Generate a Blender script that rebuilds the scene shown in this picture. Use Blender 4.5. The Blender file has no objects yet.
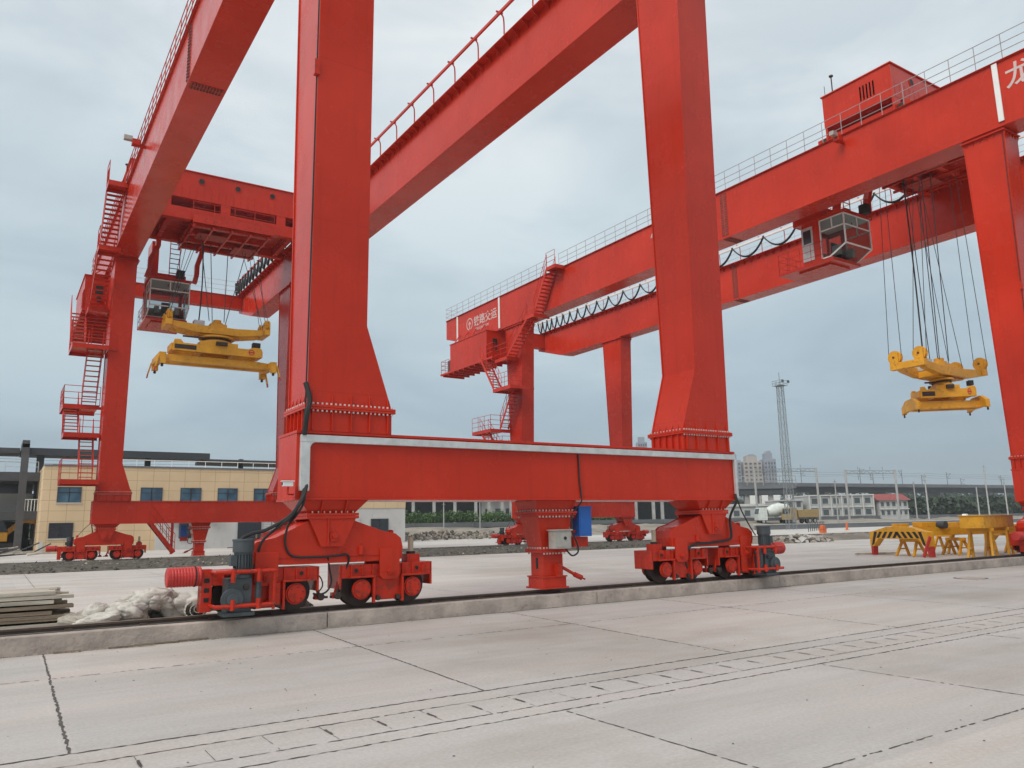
import bpy, bmesh, math, random
from mathutils import Vector, Matrix
random.seed(7)
PI = math.pi
SC = bpy.context.scene
COL = SC.collection

# ------------------------------------------------------------------ materials
def new_mat(name):
    m = bpy.data.materials.new(name); m.use_nodes = True
    nt = m.node_tree
    b = nt.nodes['Principled BSDF']
    return m, nt, b

def noise(nt, scale, detail=4, rough=.55, stretch=None, coord='Object'):
    tc = nt.nodes.new('ShaderNodeTexCoord')
    n = nt.nodes.new('ShaderNodeTexNoise')
    n.inputs['Scale'].default_value = scale; n.inputs['Detail'].default_value = detail
    n.inputs['Roughness'].default_value = rough
    if stretch:
        mp = nt.nodes.new('ShaderNodeMapping'); mp.inputs['Scale'].default_value = stretch
        nt.links.new(tc.outputs[coord], mp.inputs['Vector']); nt.links.new(mp.outputs['Vector'], n.inputs['Vector'])
    else:
        nt.links.new(tc.outputs[coord], n.inputs['Vector'])
    return n.outputs['Fac']

def ramp(nt, fac, stops):
    r = nt.nodes.new('ShaderNodeValToRGB')
    el = r.color_ramp.elements
    while len(el) < len(stops): el.new(.5)
    for e, (p, c) in zip(el, stops):
        e.position = p; e.color = (*c, 1) if len(c) == 3 else c
    nt.links.new(fac, r.inputs['Fac'])
    return r.outputs['Color']

def mixc(nt, fac, a, b, mode='MIX'):
    n = nt.nodes.new('ShaderNodeMix'); n.data_type = 'RGBA'; n.blend_type = mode
    for s, v in ((n.inputs['Factor'], fac), (n.inputs[6], a), (n.inputs[7], b)):
        if hasattr(v, 'links'): nt.links.new(v, s)
        else: s.default_value = v if not isinstance(v, tuple) or len(v) == 4 else (*v, 1)
    return n.outputs[2]

def bump(nt, b, h, strength=.2, dist=.02):
    n = nt.nodes.new('ShaderNodeBump'); n.inputs['Strength'].default_value = strength
    n.inputs['Distance'].default_value = dist
    nt.links.new(h, n.inputs['Height']); nt.links.new(n.outputs['Normal'], b.inputs['Normal'])

def mat(name, c, rough=.6, metal=0, var=.18, scale=2.5, dirt=None, dirt_amt=.5, bmp=0, bscale=20, stretch=None, coat=0, spec=.5):
    m, nt, b = new_mat(name)
    f = noise(nt, scale, 5, .6, stretch)
    lo = tuple(x * (1 - var) for x in c); hi = tuple(min(1, x * (1 + var)) for x in c)
    col = ramp(nt, f, [(.3, lo), (.7, hi)])
    if dirt:
        f2 = noise(nt, scale * 3.1, 8, .7, stretch)
        k = ramp(nt, f2, [(.55, (0, 0, 0)), (.75, (dirt_amt,) * 3)])
        col = mixc(nt, k, col, dirt)
    nt.links.new(col, b.inputs['Base Color'])
    f3 = noise(nt, scale * 1.7, 4, .6)
    rr = ramp(nt, f3, [(.3, (max(0, rough - .08),) * 3), (.7, (min(1, rough + .1),) * 3)])
    nt.links.new(rr, b.inputs['Roughness'])
    b.inputs['Metallic'].default_value = metal
    b.inputs['Specular IOR Level'].default_value = spec
    if coat: b.inputs['Coat Weight'].default_value = coat; b.inputs['Coat Roughness'].default_value = .25
    if bmp: bump(nt, b, noise(nt, bscale, 6, .6), bmp, .02)
    return m

def red_paint(name, c, worn):
    m, nt, b = new_mat(name)
    f = noise(nt, .35, 5, .6)
    col = ramp(nt, f, [(.3, tuple(x * .84 for x in c)), (.7, (min(1, c[0] * 1.08), c[1] * 1.2, c[2] * 1.3))])
    st = noise(nt, 1.0, 6, .65, (9, 9, .35))
    k = ramp(nt, st, [(.52, (0, 0, 0)), (.78, (.45 + .25 * worn,) * 3)])
    col = mixc(nt, k, col, (c[0] * .55, c[1] * .8, c[2] * .8))
    f2 = noise(nt, 7, 8, .75)
    k2 = ramp(nt, f2, [(.64 - .13 * worn, (0, 0, 0)), (.74 - .07 * worn, (.4 + .42 * worn,) * 3)])
    col = mixc(nt, k2, col, (.16, .05, .03) if not worn else (.10, .035, .025))
    nt.links.new(col, b.inputs['Base Color'])
    r = ramp(nt, noise(nt, 1.3, 6, .6), [(.3, (.18,) * 3), (.7, (.32,) * 3)])
    b.inputs['Specular IOR Level'].default_value = .26
    nt.links.new(r, b.inputs['Roughness'])
    tc = nt.nodes.new('ShaderNodeTexCoord'); sp = nt.nodes.new('ShaderNodeSeparateXYZ'); nt.links.new(tc.outputs['Object'], sp.inputs[0])
    def math_(op, a, b=None):
        n = nt.nodes.new('ShaderNodeMath'); n.operation = op
        for k, v in enumerate((a, b)):
            if v is None: continue
            if hasattr(v, 'links'): nt.links.new(v, n.inputs[k])
            else: n.inputs[k].default_value = v
        return n.outputs[0]
    def seam(c, step, off, w):
        f = math_('FRACT', math_('ADD', math_('DIVIDE', c, step), off)); return math_('LESS_THAN', math_('ABSOLUTE', math_('SUBTRACT', f, .5)), w / step)
    sm = math_('MAXIMUM', seam(sp.outputs['Z'], 3.15, .22, .012), seam(sp.outputs['Y'], 3.0, .5, .012))
    h = noise(nt, 1.1, 3, .5)
    hh = math_('ADD', math_('MULTIPLY', h, .8), math_('MULTIPLY', sm, .10))
    bump(nt, b, hh, .22, .05)
    col2 = mixc(nt, math_('MULTIPLY', sm, .22), col, (c[0] * .45, c[1] * .7, c[2] * .7))
    nt.links.new(col2, b.inputs['Base Color'])
    return m

RED = (.54, .030, .011)
M = {}
M['red'] = red_paint('red_paint', RED, 0)
M['redw'] = red_paint('red_paint_worn', (.54, .030, .012), 1)
M['splice'] = mat('dusty_splice_paint', (.34, .034, .02), .6, var=.3, scale=8, dirt=(.09, .04, .03))
M['sbolt'] = mat('dull_red_bolt', (.10, .03, .025), .6)
M['yellow'] = mat('yellow_paint', (.70, .335, .016), .45, var=.16, scale=1.5, dirt=(.10, .055, .025), dirt_amt=.85)
M['black'] = mat('black_rubber', (.012, .012, .013), .6)
M['bstripe'] = mat('black_stripe_paint', (.015, .014, .013), .5)
M['motor'] = mat('motor_grey_paint', (.055, .07, .078), .5, dirt=(.03, .03, .03), scale=6)
M['steel'] = mat('wheel_steel', (.06, .045, .04), .5, .6, dirt=(.09, .04, .02), scale=8)
M['rail'] = mat('rail_steel', (.10, .07, .055), .55, .4, scale=3, dirt=(.14, .07, .035))
M['railtop'] = mat('rail_running_surface', (.30, .24, .20), .4, .6, scale=3)
M['galv'] = mat('galvanised_steel', (.58, .60, .60), .45, .35, var=.15, scale=4, dirt=(.3, .27, .25), dirt_amt=.4)
M['handrail'] = mat('handrail_grey', (.36, .32, .32), .5, .3)
M['bolt'] = mat('bolt_zinc', (.62, .50, .46), .4, .3, scale=9)
M['cable'] = mat('cable_black', (.014, .014, .015), .5)
M['rope'] = mat('wire_rope', (.08, .08, .085), .5, .5)
M['white'] = mat('white_paint', (.78, .78, .76), .5, var=.06)
M['letter'] = mat('white_letter', (.60, .47, .45), .6, var=.08)
M['blue'] = mat('blue_paint', (.012, .11, .42), .4, var=.08)
M['grey'] = mat('grey_enclosure', (.42, .40, .36), .45, .3, scale=5, dirt=(.25, .2, .16))
M['tan'] = mat('tan_plastic', (.45, .38, .28), .5)
M['wood'] = mat('weathered_wood', (.46, .42, .35), .85, var=.35, scale=2.5, dirt=(.16, .12, .085), dirt_amt=.9, bmp=.4, bscale=14, stretch=(.4, 6, 6))
M['wood2'] = mat('dark_weathered_wood', (.22, .175, .125), .9, var=.4, scale=2.5, dirt=(.08, .06, .04), dirt_amt=.9, bmp=.4, bscale=14, stretch=(.4, 6, 6))
M['tarp'] = mat('dirty_tarpaulin', (.50, .475, .43), .75, var=.2, scale=3.5, dirt=(.20, .165, .12), dirt_amt=.9, bmp=.35, bscale=9)
M['tarp2'] = mat('dirtier_tarpaulin', (.36, .33, .28), .8, var=.25, scale=4, dirt=(.16, .13, .10), dirt_amt=.9, bmp=.35, bscale=9)
M['rubble'] = mat('rubble_stone', (.32, .28, .24), .9, var=.4, scale=1.2, dirt=(.12, .1, .08), bmp=.6, bscale=5)
M['ballast'] = mat('ballast_stone', (.095, .088, .072), .95, var=.6, scale=4.5, dirt=(.03, .028, .022), dirt_amt=.9, bmp=.8, bscale=14)
M['dframe'] = mat('dark_grey_steel', (.075, .075, .08), .6, scale=2)
M['viad'] = mat('viaduct_concrete', (.155, .16, .168), .85, var=.15, scale=.15, dirt=(.1, .1, .1))
M['viadd'] = mat('viaduct_girder', (.06, .065, .072), .85, var=.12, scale=.2)
M['bwhite'] = mat('white_render_wall', (.56, .56, .54), .8, var=.08, scale=.5, dirt=(.3, .29, .27), dirt_amt=.5)
M['ptower'] = mat('tower_beige', (.42, .36, .32), .8, var=.08, scale=.1)
M['ptower2'] = mat('tower_grey_blue', (.27, .29, .34), .8, var=.08, scale=.1)
M['dwin'] = mat('dark_window_glass', (.02, .03, .04), .15, spec=.7)
M['farwall'] = mat('far_grey_white_wall', (.44, .45, .44), .85, var=.1, scale=.5, dirt=(.24, .24, .23), dirt_amt=.6)
M['hwin'] = mat('far_window_glass', (.075, .09, .095), .3)
M['tipper'] = mat('dusty_tipper_paint', (.36, .25, .10), .7, dirt=(.2, .16, .1))
M['roofred'] = mat('red_roof_tile', (.26, .06, .055), .8, var=.2, scale=1.5)
M['pole'] = mat('concrete_pole', (.36, .36, .35), .8, scale=1)
M['lattice'] = mat('lattice_steel', (.24, .26, .27), .5, .4)
M['bark'] = mat('bark', (.09, .07, .05), .9)
M['drum'] = mat('mixer_drum_white', (.62, .66, .62), .45)
M['tyre'] = mat('tyre_rubber', (.02, .02, .02), .8)
M['skin_white'] = mat('van_white', (.72, .72, .71), .35)
M['orange'] = mat('orange_plastic', (.62, .14, .03), .5)
M['redfoot'] = mat('red_foot_paint', (.5, .035, .03), .45)

def foliage_mat(name, c1, c2):
    m, nt, b = new_mat(name)
    tc = nt.nodes.new('ShaderNodeObjectInfo')
    f = noise(nt, .45, 5, .7)
    col = ramp(nt, f, [(.3, c1), (.72, c2)])
    nt.links.new(col, b.inputs['Base Color']); b.inputs['Roughness'].default_value = .7
    return m
M['leaf'] = foliage_mat('woodland_leaves', (.012, .024, .014), (.045, .075, .032))
M['hedge'] = foliage_mat('hedge_leaves', (.04, .085, .02), (.10, .19, .045))

def glass_mat(name, tint, rough=.06, trans=.55):
    m, nt, b = new_mat(name)
    tr = nt.nodes.new('ShaderNodeBsdfTransparent'); tr.inputs['Color'].default_value = (*tint, 1)
    b.inputs['Base Color'].default_value = (.03, .04, .04, 1); b.inputs['Roughness'].default_value = rough
    mx = nt.nodes.new('ShaderNodeMixShader'); mx.inputs['Fac'].default_value = trans
    nt.links.new(b.outputs['BSDF'], mx.inputs[1]); nt.links.new(tr.outputs['BSDF'], mx.inputs[2])
    nt.links.new(mx.outputs['Shader'], nt.nodes['Material Output'].inputs['Surface'])
    return m
M['glass'] = glass_mat('cab_glass', (.88, .93, .93), .05, .80)
def window_mat():
    m, nt, b = new_mat('blue_reflective_window')
    f = noise(nt, .8, 3, .5)
    col = ramp(nt, f, [(.35, (.02, .05, .085)), (.65, (.07, .15, .22))])
    nt.links.new(col, b.inputs['Base Color']); b.inputs['Roughness'].default_value = .12
    return m
M['bluewin'] = window_mat()

def concrete_yard(name, base, var, wet):
    m, nt, b = new_mat(name)
    tc = nt.nodes.new('ShaderNodeTexCoord')
    f = noise(nt, .22, 6, .62, (.55, 1.6, 1))
    col = ramp(nt, f, [(.28, tuple(x * (1 - var) for x in base)), (.5, base), (.74, (base[0] * 1.09, base[1] * 1.05, base[2] * 1.02))])
    f2 = noise(nt, 1.1, 9, .72, (.45, 3.2, 1))
    k = ramp(nt, f2, [(.46, (0, 0, 0)), (.8, (.5,) * 3)])
    col = mixc(nt, k, col, (base[0] * .72, base[1] * .69, base[2] * .66))
    f3 = noise(nt, .5, 5, .6, (.35, 1.4, 1))
    k3 = ramp(nt, f3, [(.48, (0, 0, 0)), (.66, (.45,) * 3)])
    col = mixc(nt, k3, col, (base[0] * 1.04, base[1] * .93, base[2] * .91))
    f4 = noise(nt, 28, 4, .7)
    k4 = ramp(nt, f4, [(.3, (.86,) * 3), (.7, (1.1,) * 3)])
    col = mixc(nt, 1.0, col, k4, 'MULTIPLY')
    f5 = noise(nt, 2.3, 10, .8)
    k5 = ramp(nt, f5, [(.64, (0, 0, 0)), (.74, (.7,) * 3)])
    col = mixc(nt, k5, col, (base[0] * .5, base[1] * .46, base[2] * .42))
    f6 = noise(nt, .35, 6, .6, (.10, 2.6, 1)); k6 = ramp(nt, f6, [(.44, (1, 1, 1)), (.62, (.925, .915, .90))]); col = mixc(nt, 1.0, col, k6, 'MULTIPLY')
    f7 = noise(nt, .16, 5, .65); k7 = ramp(nt, f7, [(.34, (.84, .815, .775)), (.50, (1.02, 1.02, 1.02)), (.68, (1.06, 1.05, 1.04))]); col = mixc(nt, 1.0, col, k7, 'MULTIPLY')
    # cast slabs: faint tone change from slab to slab
    br = nt.nodes.new('ShaderNodeTexBrick'); br.offset = 0; br.inputs['Scale'].default_value = 1
    br.inputs['Brick Width'].default_value = 3.77; br.inputs['Row Height'].default_value = 3.75
    br.inputs['Mortar Size'].default_value = 0
    br.inputs['Color1'].default_value = (.93, .93, .94, 1); br.inputs['Color2'].default_value = (1.05, 1.03, 1.02, 1)
    mp = nt.nodes.new('ShaderNodeMapping'); mp.inputs['Location'].default_value = (-.68 + 3.77 * 40, .3 + 3.75 * 40, 0)
    nt.links.new(tc.outputs['Object'], mp.inputs['Vector']); nt.links.new(mp.outputs['Vector'], br.inputs['Vector'])
    col = mixc(nt, 1.0, col, br.outputs['Color'], 'MULTIPLY')
    nt.links.new(col, b.inputs['Base Color'])
    r = ramp(nt, f3, [(.3, (.62 - wet,) * 3), (.7, (.85,) * 3)])
    nt.links.new(r, b.inputs['Roughness'])
    bump(nt, b, noise(nt, 9, 10, .7), .25, .012)
    return m
M['yard'] = concrete_yard('yard_concrete', (.465, .452, .432), .10, .1)
M['yard2'] = concrete_yard('inner_yard_concrete', (.53, .515, .49), .10, .05)
M['kerb'] = mat('kerb_concrete', (.42, .355, .312), .85, var=.30, scale=2.2, dirt=(.22, .165, .135), dirt_amt=.85, bmp=.6, bscale=22)
M['slabedge'] = mat('cover_slab_concrete', (.42, .385, .355), .8, var=.12, scale=1.2, dirt=(.24, .21, .18), bmp=.3, bscale=14)
M['joint'] = mat('joint_tar', (.085, .078, .07), .9, var=.4, scale=6)
M['dirt'] = mat('grey_grit_dirt', (.19, .165, .14), .95, var=.4, scale=9)
M['earth'] = mat('bare_earth', (.24, .21, .175), .95, var=.35, scale=.25, dirt=(.12, .105, .08), dirt_amt=.8, bmp=.6, bscale=2)

def cream_wall():
    m, nt, b = new_mat('cream_tile_wall')
    tc = nt.nodes.new('ShaderNodeTexCoord'); mp = nt.nodes.new('ShaderNodeMapping')
    mp.inputs['Rotation'].default_value = (PI / 2, 0, 0)
    nt.links.new(tc.outputs['Object'], mp.inputs['Vector'])
    br = nt.nodes.new('ShaderNodeTexBrick'); br.offset = 0
    br.inputs['Scale'].default_value = 1; br.inputs['Brick Width'].default_value = 1.28; br.inputs['Row Height'].default_value = .84
    br.inputs['Mortar Size'].default_value = .022; br.inputs['Mortar'].default_value = (.47, .34, .19, 1)
    br.inputs['Color1'].default_value = (.70, .53, .33, 1); br.inputs['Color2'].default_value = (.67, .505, .31, 1)
    nt.links.new(mp.outputs['Vector'], br.inputs['Vector'])
    k = ramp(nt, noise(nt, .35, 6, .6), [(.3, (.88,) * 3), (.7, (1.06,) * 3)])
    col = mixc(nt, 1.0, br.outputs['Color'], k, 'MULTIPLY')
    nt.links.new(col, b.inputs['Base Color']); b.inputs['Roughness'].default_value = .7
    return m
M['cream'] = cream_wall()

# ------------------------------------------------------------------ mesh builder
class MB:
    def __init__(s): s.v = []; s.f = []; s.mi = []; s.mats = []; s.T = Matrix.Identity(4)
    def _m(s, m):
        if m not in s.mats: s.mats.append(m)
        return s.mats.index(m)
    def add(s, vs, fs, m):
        o = len(s.v); i = s._m(m)
        s.v += [tuple(s.T @ Vector(v)) for v in vs]
        for f in fs: s.f.append([o + k for k in f]); s.mi.append(i)
    def box(s, x0, x1, y0, y1, z0, z1, m):
        s.add([(x0, y0, z0), (x1, y0, z0), (x1, y1, z0), (x0, y1, z0), (x0, y0, z1), (x1, y0, z1), (x1, y1, z1), (x0, y1, z1)],
              [(0, 3, 2, 1), (4, 5, 6, 7), (0, 1, 5, 4), (1, 2, 6, 5), (2, 3, 7, 6), (3, 0, 4, 7)], m)
    def cbox(s, c, d, m): s.box(c[0] - d[0] / 2, c[0] + d[0] / 2, c[1] - d[1] / 2, c[1] + d[1] / 2, c[2] - d[2] / 2, c[2] + d[2] / 2, m)
    def loft(s, secs, m):   # (z, x0, x1, y0, y1) rectangles
        vs = []; fs = []
        for z, x0, x1, y0, y1 in secs: vs += [(x0, y0, z), (x1, y0, z), (x1, y1, z), (x0, y1, z)]
        n = len(secs)
        for k in range(n - 1):
            for j in range(4):
                a, b = 4 * k + j, 4 * k + (j + 1) % 4
                fs.append((a, b, b + 4, a + 4))
        fs += [(3, 2, 1, 0), tuple(4 * n - 4 + j for j in range(4))]
        s.add(vs, fs, m)
    def prism(s, poly, axis, a, b, m):  # poly in the other two axes
        def P(u, w, t): return {'x': (t, u, w), 'y': (u, t, w), 'z': (u, w, t)}[axis]
        n = len(poly)
        vs = [P(u, w, a) for u, w in poly] + [P(u, w, b) for u, w in poly]
        fs = [tuple(range(n)), tuple(range(2 * n - 1, n - 1, -1))] + [(i, (i + 1) % n, n + (i + 1) % n, n + i) for i in range(n)]
        s.add(vs, fs, m)
    def bar(s, p, q, w, h, m, up=(0, 0, 1)):
        p, q = Vector(p), Vector(q); d = q - p
        L = d.length
        if L < 1e-6: return
        d /= L; u = Vector(up)
        if abs(d.dot(u)) > .98: u = Vector((1, 0, 0))
        r = d.cross(u).normalized(); u = r.cross(d)
        vs = [pt + r * (a * w / 2) + u * (b * h / 2) for pt in (p, q) for a, b in ((-1, -1), (1, -1), (1, 1), (-1, 1))]
        s.add(vs, [(0, 1, 2, 3), (7, 6, 5, 4), (0, 4, 5, 1), (1, 5, 6, 2), (2, 6, 7, 3), (3, 7, 4, 0)], m)
    def tube(s, pts, r, m, n=6, cap=True):
        pts = [Vector(p) for p in pts]
        if len(pts) == 2 and not isinstance(r, (list, tuple)): r = [r, r]
        if not isinstance(r, (list, tuple)): r = [r] * len(pts)
        vs = []; fs = []; u = None
        for i, p in enumerate(pts):
            d = (pts[min(i + 1, len(pts) - 1)] - pts[max(i - 1, 0)]).normalized()
            if u is None: u = d.orthogonal().normalized()
            else: u = (u - d * u.dot(d)).normalized()
            w = d.cross(u)
            for k in range(n):
                a = 2 * PI * k / n; vs.append(p + (u * math.cos(a) + w * math.sin(a)) * r[i])
        for i in range(len(pts) - 1):
            for k in range(n):
                a = i * n + k; b = i * n + (k + 1) % n
                fs.append((a, b, b + n, a + n))
        if cap: fs += [tuple(range(n - 1, -1, -1)), tuple(range(len(vs) - n, len(vs)))]
        s.add(vs, fs, m)
    def lathe(s, o, axis, prof, m, n=20):  # prof: (t along axis, r)
        ax = Vector(axis).normalized(); o = Vector(o); u = ax.orthogonal().normalized(); w = ax.cross(u)
        vs = []; fs = []
        for t, r in prof:
            for k in range(n):
                a = 2 * PI * k / n; vs.append(o + ax * t + (u * math.cos(a) + w * math.sin(a)) * r)
        for i in range(len(prof) - 1):
            for k in range(n):
                a = i * n + k; b = i * n + (k + 1) % n; fs.append((a, b, b + n, a + n))
        fs += [tuple(range(n - 1, -1, -1)), tuple(range(len(vs) - n, len(vs)))]
        s.add(vs, fs, m)
    def disc(s, o, axis, r, h, m, n=16): s.lathe(o, axis, [(0, r), (h, r)], m, n)
    def build(s, name, parent=None, bevel=0, smooth=False, loc=None):
        me = bpy.data.meshes.new(name); me.from_pydata(s.v, [], s.f); me.update()
        for m in s.mats: me.materials.append(m)
        me.polygons.foreach_set('material_index', s.mi)
        bm = bmesh.new(); bm.from_mesh(me); bmesh.ops.recalc_face_normals(bm, faces=bm.faces); bm.to_mesh(me); bm.free()
        if smooth:
            me.polygons.foreach_set('use_smooth', [True] * len(me.polygons))
            try: me.set_sharp_from_angle(angle=math.radians(35))
            except Exception: pass
        o = bpy.data.objects.new(name, me); COL.objects.link(o)
        if parent: o.parent = parent
        if loc: o.location = loc
        if bevel:
            md = o.modifiers.new('bevel', 'BEVEL'); md.width = bevel; md.segments = 2; md.limit_method = 'ANGLE'; md.angle_limit = math.radians(40)
        return o

def empty(name, loc, label, cat, group=None, rz=0):
    o = bpy.data.objects.new(name, None); COL.objects.link(o)
    o.location = loc; o.rotation_euler = (0, 0, rz); o.empty_display_size = .2
    return tag(o, label, cat, group)
def tag(o, label, cat, group=None):
    o['label'] = label; o['category'] = cat
    if group: o['group'] = group
    return o
def struct(o, kind='structure'):
    o['kind'] = kind; return o
def copy_child(o, parent, rot180=False):
    c = o.copy(); COL.objects.link(c); c.parent = parent
    if rot180: c.rotation_euler = (0, 0, PI)
    for ch in [k for k in o.children]: copy_child(ch, c)
    return c

def text_mesh(name, txt, size, m, parent, loc, rot, thick=.02, bold=.0):
    cu = bpy.data.curves.new(name, 'FONT'); cu.body = txt; cu.size = size; cu.extrude = thick; cu.offset = bold
    ob = bpy.data.objects.new(name, cu); COL.objects.link(ob)
    dg = bpy.context.evaluated_depsgraph_get(); dg.update()
    me = bpy.data.meshes.new_from_object(ob.evaluated_get(dg)); bpy.data.objects.remove(ob)
    me.materials.clear(); me.materials.append(m)
    o = bpy.data.objects.new(name, me); COL.objects.link(o); o.parent = parent
    o.location = loc; o.rotation_euler = rot
    return o

def railing(mb, pts, h, step, m, rails=(1.0, .66, .33), r=.02, toe=0):
    pts = [Vector(p) for p in pts]
    for a, b in zip(pts, pts[1:]):
        L = (b - a).length; n = max(1, round(L / step))
        for k in range(n + 1):
            p = a.lerp(b, k / n); mb.tube([p, p + Vector((0, 0, h))], r, m, 5)
        for f in rails: mb.tube([a + Vector((0, 0, h * f)), b + Vector((0, 0, h * f))], r, m, 5)
        if toe: mb.bar(a + Vector((0, 0, toe / 2)), b + Vector((0, 0, toe / 2)), .012, toe, m)

def bolts_line(mb, a, b, n, axis, r=.022, h=.035, m=None):
    a, b = Vector(a), Vector(b); ax = Vector(axis)
    for k in range(n):
        p = a.lerp(b, (k + .5) / n); mb.tube([p, p + ax * h], r, m or M['bolt'], 6)

# ------------------------------------------------------------------ setting: ground, rails
def sheet(name, x0, x1, y0, y1, z, m):
    mb = MB(); mb.add([(x0, y0, z), (x1, y0, z), (x1, y1, z), (x0, y1, z)], [(0, 1, 2, 3)], m)
    return struct(mb.build(name))
sheet('ground', -1650, 1650, -1650, 1650, -.12, M['earth'])
sheet('front_yard', -80, 160, -60, 13.32, 0, M['yard'])
sheet('inner_yard', -160, 300, 14.0, 36.0, .2, M['yard2'])
sheet('rear_yard', -160, 300, 44.5, 84, .2, M['yard2'])

# kerb carrying the near crane rail
mb = MB()
x = -60
while x < 150:
    L = 5.9 if x > -50 else 5.9
    mb.box(x + .006, x + L - .006, 13.3 + random.uniform(-.006, .006), 14.25, -.1, .262 + random.uniform(-.004, .004), M['kerb']); x += L
kerb = struct(mb.build('kerb', bevel=.018))
def rail(y, z, name):
    mb = MB()
    prof = [(-.055, z - .10), (.055, z - .10), (.055, z - .085), (.014, z - .07), (.014, z - .035), (.036, z - .028), (.036, z), (-.036, z), (-.036, z - .028), (-.014, z - .035), (-.014, z - .07), (-.055, z - .085)]
    mb.prism([(y + a, b) for a, b in prof], 'x', -60, 160, M['rail'])
    mb.box(-60, 160, y - .034, y + .034, z + .001, z + .004, M['railtop'])
    for k in range(0, 220):
        xx = -60 + k; mb.box(xx, xx + .10, y - .12, y - .06, z - .075, z - .045, M['rail']); mb.box(xx, xx + .10, y + .06, y + .12, z - .075, z - .045, M['rail'])
    return struct(mb.build(name))
ZR = .305
rail(13.64, ZR + .03, 'near_rail')
FP = [(-60, 46.46), (19, 46.46), (26, 47.36), (160, 47.36)]
mb = MB()
for (a, b), (c, d) in zip(FP, FP[1:]):
    mb.bar((a, b, ZR + .01), (c, d, ZR + .01), .072, .04, M['railtop']); mb.bar((a, b, ZR - .05), (c, d, ZR - .05), .03, .08, M['rail'])
struct(mb.build('far_rail'))
mb = MB(); mb.box(-60, 160, 13.48, 13.80, .2, .268, M['joint']); struct(mb.build('rail_groove'))
mb = MB()
for (a, b), (c, d) in zip(FP, FP[1:]): mb.add([(a, b - .55, .26), (c, d - .55, .26), (c, d + .55, .26), (a, b + .55, .26), (a, b - .55, .1), (c, d - .55, .1), (c, d + .55, .1), (a, b + .55, .1)], [(0, 1, 2, 3), (0, 4, 5, 1), (3, 2, 6, 7)], M['kerb'])
struct(mb.build('far_kerb'))

# gravel ballast strip in front of the far rail
def bumpy(name, xs, ys, hf, m, n, kind='structure'):
    nx, ny = n; vs = []; fs = []
    for j in range(ny + 1):
        for i in range(nx + 1):
            X = xs[0] + (xs[1] - xs[0]) * i / nx; Y = ys[0] + (ys[1] - ys[0]) * j / ny
            vs.append((X, Y, hf(X, Y, i, j, nx, ny)))
    for j in range(ny):
        for i in range(nx):
            a = j * (nx + 1) + i; fs.append((a, a + 1, a + nx + 2, a + nx + 1))
    mb = MB(); mb.add(vs, fs, m); return struct(mb.build(name), kind)
def hb(X, Y, i, j, nx, ny):
    e = min(1, j / 3, (ny - j) / 3)
    return .16 + e * (.13 + .10 * random.random())
bumpy('gravel', (-40, 90), (35.6, 45.2), hb, M['ballast'], (520, 40), 'stuff')
# stones lying on the strip
mb = MB()
for k in range(5200):
    X = random.uniform(-6, 75); Y = random.uniform(35.5, 45.4); r = random.uniform(.04, .10); z = .30 + random.uniform(-.05, .06)
    vs = [(X + r * random.uniform(.6, 1.2) * a, Y + r * random.uniform(.6, 1.2) * b, z + r * random.uniform(.5, 1) * c) for a, b, c in ((1, 0, 0), (-1, 0, 0), (0, 1, 0), (0, -1, 0), (0, 0, 1), (0, 0, -1))]
    mb.add(vs, [(0, 2, 4), (2, 1, 4), (1, 3, 4), (3, 0, 4), (2, 0, 5), (1, 2, 5), (3, 1, 5), (0, 3, 5)], M['ballast'] if random.random() < .88 else M['rubble'])
struct(mb.build('gravel_stones'), 'stuff')

# expansion joints of the front yard
mb = MB()
def joint(a, b, w, z=.004, jag=.4, gap=.0):
    a, b = Vector((*a, z)), Vector((*b, z)); d = b - a; L = d.length; d /= L; nrm = Vector((-d.y, d.x, 0))
    n = int(L / .045); prev = None
    for k in range(n + 1):
        p = a + d * (L * k / n)
        ww = .8 * w * (1 + jag * random.uniform(-1, 1)); off = nrm * (w * jag * random.uniform(-.6, .6))
        cur = (p + off - nrm * ww / 2, p + off + nrm * ww / 2)
        if prev and random.random() > gap: mb.add([prev[0], cur[0], cur[1], prev[1]], [(0, 1, 2, 3)], M['joint'])
        prev = cur
for k in range(-4, 12):
    X = .735 + 3.88 * k; Xb = .63 + 3.70 * k
    w = .026 if k == 0 else (.022 if k == 1 else .020)
    joint((Xb, 7.22), (X, 13.28), w, jag=.6 if k == 0 else .5, gap=.02 if k in (0, 1) else .15)
    joint((Xb + .22, -6), (Xb + .12, 5.98), .018, jag=.5, gap=.12)
joint((-14, 10.95), (60, 10.95), .020, jag=.6, gap=.38)
joint((-14, 3.6), (60, 3.6), .016, jag=.6, gap=.3)
joint((-14, 7.2), (60, 7.2), .024, jag=.7, gap=.01)
joint((-14, 6.84), (60, 6.84), .018, jag=.8, gap=.03)
joint((-14, 6.30), (60, 6.30), .016, jag=.8, gap=.05)
joint((-14, 6.03), (60, 6.03), .02, jag=.8, gap=.03)
X = -9.9
while X < 40:
    joint((X, 6.33), (X, 6.81), .006, jag=.3, gap=.25)
    if random.random() < .85: joint((X + .005, 6.50), (X + .005, 6.68), .026, .008, jag=.25)
    X += .475 * random.choice((1, 1, 1, 1))
struct(mb.build('pavement_joint'))
# dirt gathered at the kerb foot
mb = MB(); prev = None; X = -12
while X < 60:
    wv = .02 + .05 * abs(math.sin(X * .9) * math.sin(X * 2.3 + 1)) + random.uniform(0, .035); cur = ((X, 13.288, .005), (X, 13.288 - wv, .004))
    if prev: mb.add([prev[0], prev[1], cur[1], cur[0]], [(0, 1, 2, 3)], M['dirt'])
    prev = cur; X += .06
struct(mb.build('kerb_foot_dirt'))
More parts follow.
